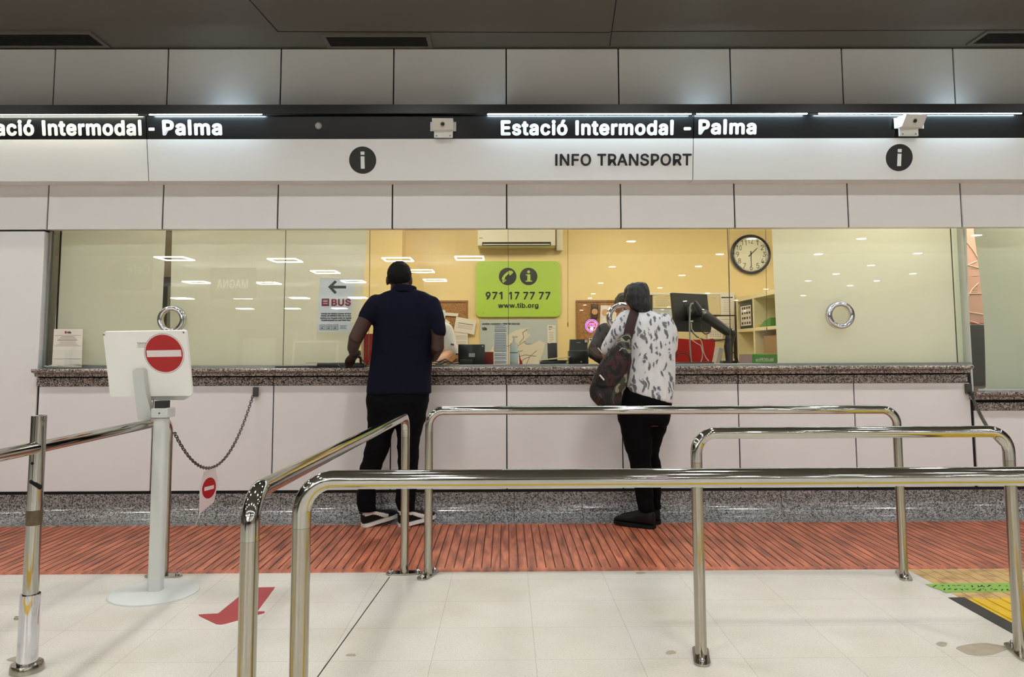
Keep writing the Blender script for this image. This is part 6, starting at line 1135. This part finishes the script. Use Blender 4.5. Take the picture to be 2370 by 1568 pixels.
# ---- customer in the printed shirt with a camouflage bag
YF = 5.02
t = thing('person', Vector((at(1495, 1215, 5.12).x, 5.12, 0)), 'customer in white and grey printed shirt and black trousers, head turned to the left', 'person')
tors = [(721, 1464, 1509, YF, .058), (727, 1452, 1523, YF, .075), (736, 1440, 1543, YF, .098), (748, 1434, 1554, YF, .112), (770, 1430, 1560, YF, .122), (800, 1430, 1563, YF, .128), (830, 1432, 1562, YF, .130), (860, 1434, 1561, YF, .132), (885, 1438, 1561, YF, .136), (902, 1441, 1560, YF, .138)]
R_t = rpx(tors); a, c2 = at(1443, 905, YF), at(1556, 935, YF); R_t.append(((a+c2)/2, (c2-a).length/2, .138, (c2-a).normalized(), EY))
hip = [(885, 1441, 1556, YF, .125), (925, 1430, 1555, YF, .132), (960, 1428, 1551, YF+.01, .125), (985, 1433, 1546, YF+.02, .112)]
lleg = [(970, 1430, 1506, YF, .10), (1000, 1437, 1508, YF+.01, .092), (1030, 1445, 1509, YF+.02, .084), (1055, 1453, 1508, YF+.03, .076), (1085, 1459, 1508, YF+.04, .066), (1130, 1468, 1511, YF+.06, .062), (1160, 1473, 1513, YF+.07, .060), (1182, 1478, 1514, YF+.08, .054)]
rleg = [(970, 1488, 1549, YF+.05, .09), (1000, 1490, 1541, YF+.08, .085), (1035, 1494, 1525, YF+.12, .075), (1055, 1496, 1524, YF+.13, .07), (1080, 1498, 1529, YF+.15, .064), (1130, 1502, 1529, YF+.17, .06), (1160, 1504, 1529, YF+.18, .058), (1178, 1508, 1529, YF+.19, .05)]
hc = at(1475, 696, YF+.035); HR = Matrix.Rotation(.22, 4, 'Z') @ Matrix.Rotation(-.12, 4, 'X')
b = MB().loft([(r[0], r[1]-.02, r[2]-.02) for r in R_t]).loft(grow(rpx(hip), -.02)).loft(grow(rpx(lleg), -.016)).loft(grow(rpx(rleg), -.03))
b.limb([hc+Vector((.01, -.005, -.03)), at(1485, 718, YF), at(1488, 740, YF)], [.055, .058, .07]); head(b, hc, HR, .90)
la = pts([(1450, 744, YF), (1426, 777, 5.0), (1408, 806, 5.03), (1404, 818, 5.14), (1402, 825, 5.22)]); b.limb(la, [.045, .044, .040, .032, .023], 16)
ra = pts([(1530, 748, YF), (1548, 800, 5.02), (1533, 826, 5.2), (1500, 836, 5.3)]); b.limb(ra, [.044, .038, .034, .025], 16)
hand(b, la[-1], Vector((.35, .75, -.1)), Vector((.2, .2, .9)), 1, .7, .9); hand(b, ra[-1], Vector((-.8, .3, -.05)), Vector((0, -.2, .95)), -1, .5, .9)
part('body', remesh(b, .0062, 3), M['skin_mid'], t); face_parts(t, hc, HR, M['lip'], .90)
hair = [(655, 1464, 1493, YF+.02, .05), (659, 1455, 1497, YF+.02, .078), (669, 1446, 1501, YF+.02, .098), (685, 1445, 1503, YF+.01, .10), (697, 1448, 1504, YF-.005, .085), (708, 1457, 1505, YF-.02, .070), (718, 1462, 1505, YF-.03, .052), (724, 1467, 1503, YF-.03, .042)]
part('hair', remesh(MB().loft(rpx(hair), 2.1, 32), .0055, 5, .006, 32, .5, 3), M['hair_grey'], t)
b = MB().loft(R_t, 2.5, 40); b.limb(pts([(1452, 742, YF), (1430, 774, 5.0), (1408, 806, 5.03)]), [.068, .062, .050], 20); b.limb(pts([(1536, 746, YF), (1550, 775, 5.01), (1552, 803, 5.02), (1534, 824, 5.16)]), [.064, .056, .050, .044], 20)
sh_ = part('printed_shirt', remesh(b, .009, 5, .009, 8, .7, 4), M['print_shirt'], t)
b = MB().loft(rpx(hip), 2.5, 36).loft(rpx(lleg), 2.2).loft(rpx(rleg), 2.2); part('trousers', remesh(b, .010, 5, .007, 9, 1.6, 5), M['trousers'], t)
hL = atz(1514, 1227, 0); hL.z = .0075; shoe(t, hL, (-.84, .54), .28, .10, .03, M['shoe_black'], M['shoe_black'], False, 'boot'); hR = atz(1527, 1216, 0); hR.z = .0075; shoe(t, hR, (-.93, .30), .27, .095, .03, M['shoe_black'], M['shoe_black'], False, 'boot')
part('pen', MB().cyl(at(1384, 806, 5.24), at(1399, 824, 5.26), .004, 8), M['paper'], t)
# sling bag
YG2 = 4.845
t = thing('sling_bag', at(1405, 945, YG2), 'camouflage sling bag hanging on the back of the printed shirt', 'bag')
bag = [(772, 1446, 1459, 4.885, .02), (780, 1436, 1461, 4.875, .032), (797, 1420, 1462, 4.855, .048), (817, 1404, 1462, YG2, .056), (842, 1389, 1461, YG2, .06), (866, 1376, 1458, YG2, .062), (890, 1368, 1451, YG2, .062), (906, 1364, 1444, YG2, .062), (920, 1366, 1440, YG2, .060), (936, 1379, 1438, YG2, .055), (948, 1393, 1434, YG2, .042), (953, 1402, 1428, YG2, .025)]
part('bag_body', remesh(MB().loft(rpx(bag), 2.4, 32), .006, 4, .006, 12, 1, 6), M['camo'], t)
pk = [(822, 1418, 1446, YG2-.045, .012), (830, 1408, 1452, YG2-.05, .020), (850, 1392, 1450, YG2-.05, .024), (875, 1382, 1442, YG2-.05, .024), (893, 1382, 1432, YG2-.05, .02), (900, 1390, 1424, YG2-.046, .012)]
pkt = part('pocket', remesh(MB().loft(rpx(pk), 2.3, 28), .005, 4, .003, 14, 1, 7), M['camo'], t)
b = MB(); p = at(1392, 874, YG2-.074); b.limb([p+Vector((-.008, 0, .012)), p+Vector((.014, 0, -.014))], [.0055, .0055], 10); part('white_tag', b, M['shoe_white'], pkt)
b = MB().limb([at(1434, 812, YG2-.062), at(1440, 806, YG2-.064), at(1446, 808, YG2-.062)], [.003]*3, 8); part('zip_pull', b, M['alum'], t)
part('strap', MB().tube(pts([(1452, 783, 4.868), (1456, 765, 4.872), (1462, 742, 4.892), (1467, 727, 4.930), (1471, 718, 4.985), (1470, 718, 5.05), (1462, 728, 5.12)]), [.030, .031, .031, .031, .031, .031, .030], 14, ry=.006, up=(0, -1, 0)), M['strap'], t)

# ---- clerk with white sleeve behind the man, clerk in navy sweater behind the glass
def clerk(lab, tors, hip_x, Y, la, ra, lr, hc, HR, skin, hairm, shm, shn, hand_l, hand_r, hairp=None):
    t = thing('person', Vector((at(hip_x, 845, Y).x, Y, .012)), lab, 'person'); x = at(hip_x, 845, Y).x
    R_ = rpx(tors); zb = R_[-1][0].z; R_.append((Vector((x, Y, zb-.15)), R_[-1][1], R_[-1][2]))
    legs = [[(Vector((x+s_*.09, Y, .95)), .09, .10), (Vector((x+s_*.09, Y, .5)), .065, .07), (Vector((x+s_*.09, Y, .10)), .05, .055)] for s_ in (-1, 1)]
    b = MB().loft(grow(R_, -.02)); [b.loft(grow(l, -.015)) for l in legs]; b.ball((x, Y, .95), .14, .11, .12)
    nk = R_[0][0]; b.limb([hc+Vector((0, 0, -.04)), nk+EZ*-.03], [.05, .058]); head(b, hc, HR, .97); b.limb(la, lr, 16); b.limb(ra, lr, 16)
    hand(b, la[-1], hand_l, Vector((0, .1, 1)), 1, .5, .9); hand(b, ra[-1], hand_r, Vector((0, .1, 1)), -1, .5, .9)
    part('body', remesh(b, .006, 3), skin, t); face_parts(t, hc, HR, M['lip'], .97)
    part('hair', remesh(hair_cap(hc, HR, .97, (0, .072, .05), (0, -.45, .88), 1.08), .006, 3, .005, 40), hairm, t)
    b = MB().loft(R_, 2.5, 36); long_ = shn == 'sweater'
    for arm in (la, ra): P_ = arm[:-1] if long_ else [arm[0], arm[0].lerp(arm[1], .85)]; b.limb(P_, [r+.013 for r in lr][:len(P_)] if long_ else [lr[0]+.02, lr[1]+.026], 18)
    s_ = part(shn, remesh(b, .008, 5, .006, 9, .8, 8), shm, t); b = MB(); [b.loft(l) for l in legs]; b.ball((x, Y, .97), .165, .13, .14); part('trousers', remesh(b, .010, 4), M['trousers'], t)
    for l in (-1, 1): shoe(t, Vector((x+l*.09, Y+.06, .0135)), (0, -1), .26, .09, 0, M['shoe_black'], M['shoe_black'], False)
    return t, s_
Y = 6.1
t, s_ = clerk('clerk in a white polo behind the glass, mostly hidden behind the man', [(742, 965, 1003, Y, .055), (752, 945, 1022, Y, .09), (768, 935, 1032, Y, .115), (800, 936, 1030, Y, .12), (845, 938, 1028, Y, .12)], 984, Y,
    pts([(944, 765, Y), (930, 812, Y-.05), (950, 838, Y-.24), (975, 841, Y-.32)]), pts([(1029, 767, Y), (1040, 815, Y-.04), (1022, 834, Y-.22), (1000, 840, Y-.32)]), [.05, .044, .036, .026], at(960, 718, Y-.02), Matrix.Rotation(PI, 4, 'Z') @ Matrix.Rotation(-.2, 4, 'X'), M['skin_light'], M['hair_brown'], M['white_polo'], 'white_polo', Vector((.8, -.3, -.05)), Vector((-.8, -.3, -.05)))
p = at(1047.5, 797, Y-.065); part('sleeve_print', fit_text('tib', .05, Vector((at(1043, 800, Y-.08).x, Y-.112, p.z-.01)), Vector((.9, .4, -.1)), Vector((.1, 0, 1)), Vector((.4, -.9, 0)), .03, .016), M['navy'], s_)
Y = 6.05
t, s_ = clerk('clerk in dark navy sweater and glasses, leaning on the desk behind the chrome ring', [(745, 1426, 1466, Y-.02, .055), (752, 1408, 1486, Y-.01, .09), (766, 1394, 1500, Y, .115), (800, 1392, 1503, Y, .125), (845, 1394, 1502, Y, .13)], 1448, Y,
    pts([(1400, 768, Y), (1376, 818, Y-.10), (1400, 832, Y-.28), (1424, 838, Y-.34)]), pts([(1497, 768, Y), (1515, 820, Y-.08), (1490, 836, Y-.28), (1465, 840, Y-.34)]), [.055, .048, .042, .026], at(1447, 713, Y-.04), Matrix.Rotation(PI+.25, 4, 'Z') @ Matrix.Rotation(-.12, 4, 'X'), M['skin_light'], M['hair_brown'], M['navy2'], 'sweater', Vector((.8, -.3, -.05)), Vector((-.8, -.3, -.05)))
hc = at(1447, 713, Y-.04); HR = (Matrix.Rotation(PI+.25, 4, 'Z') @ Matrix.Rotation(-.12, 4, 'X')).to_3x3(); b = MB()
for sg in (-1, 1): b.torus(hc+HR @ Vector((sg*.033, .105, .008)), HR @ EY, .022, .004, 24, 8); b.tube([hc+HR @ Vector((sg*.055, .103, .012)), hc+HR @ Vector((sg*.078, .05, .012)), hc+HR @ Vector((sg*.08, -.01, .008))], .003, 6)
b.tube([hc+HR @ Vector((-.012, .108, .012)), hc+HR @ Vector((.012, .108, .012))], .003, 6); part('glasses', b, M['frame_black'], t)
c = at(1446, 745, Y-.02); part('collar', MB().lathe([(.062, -.015), (.066, 0), (.060, .03), (.054, .03)], c, EZ, 32), M['paper'], s_)
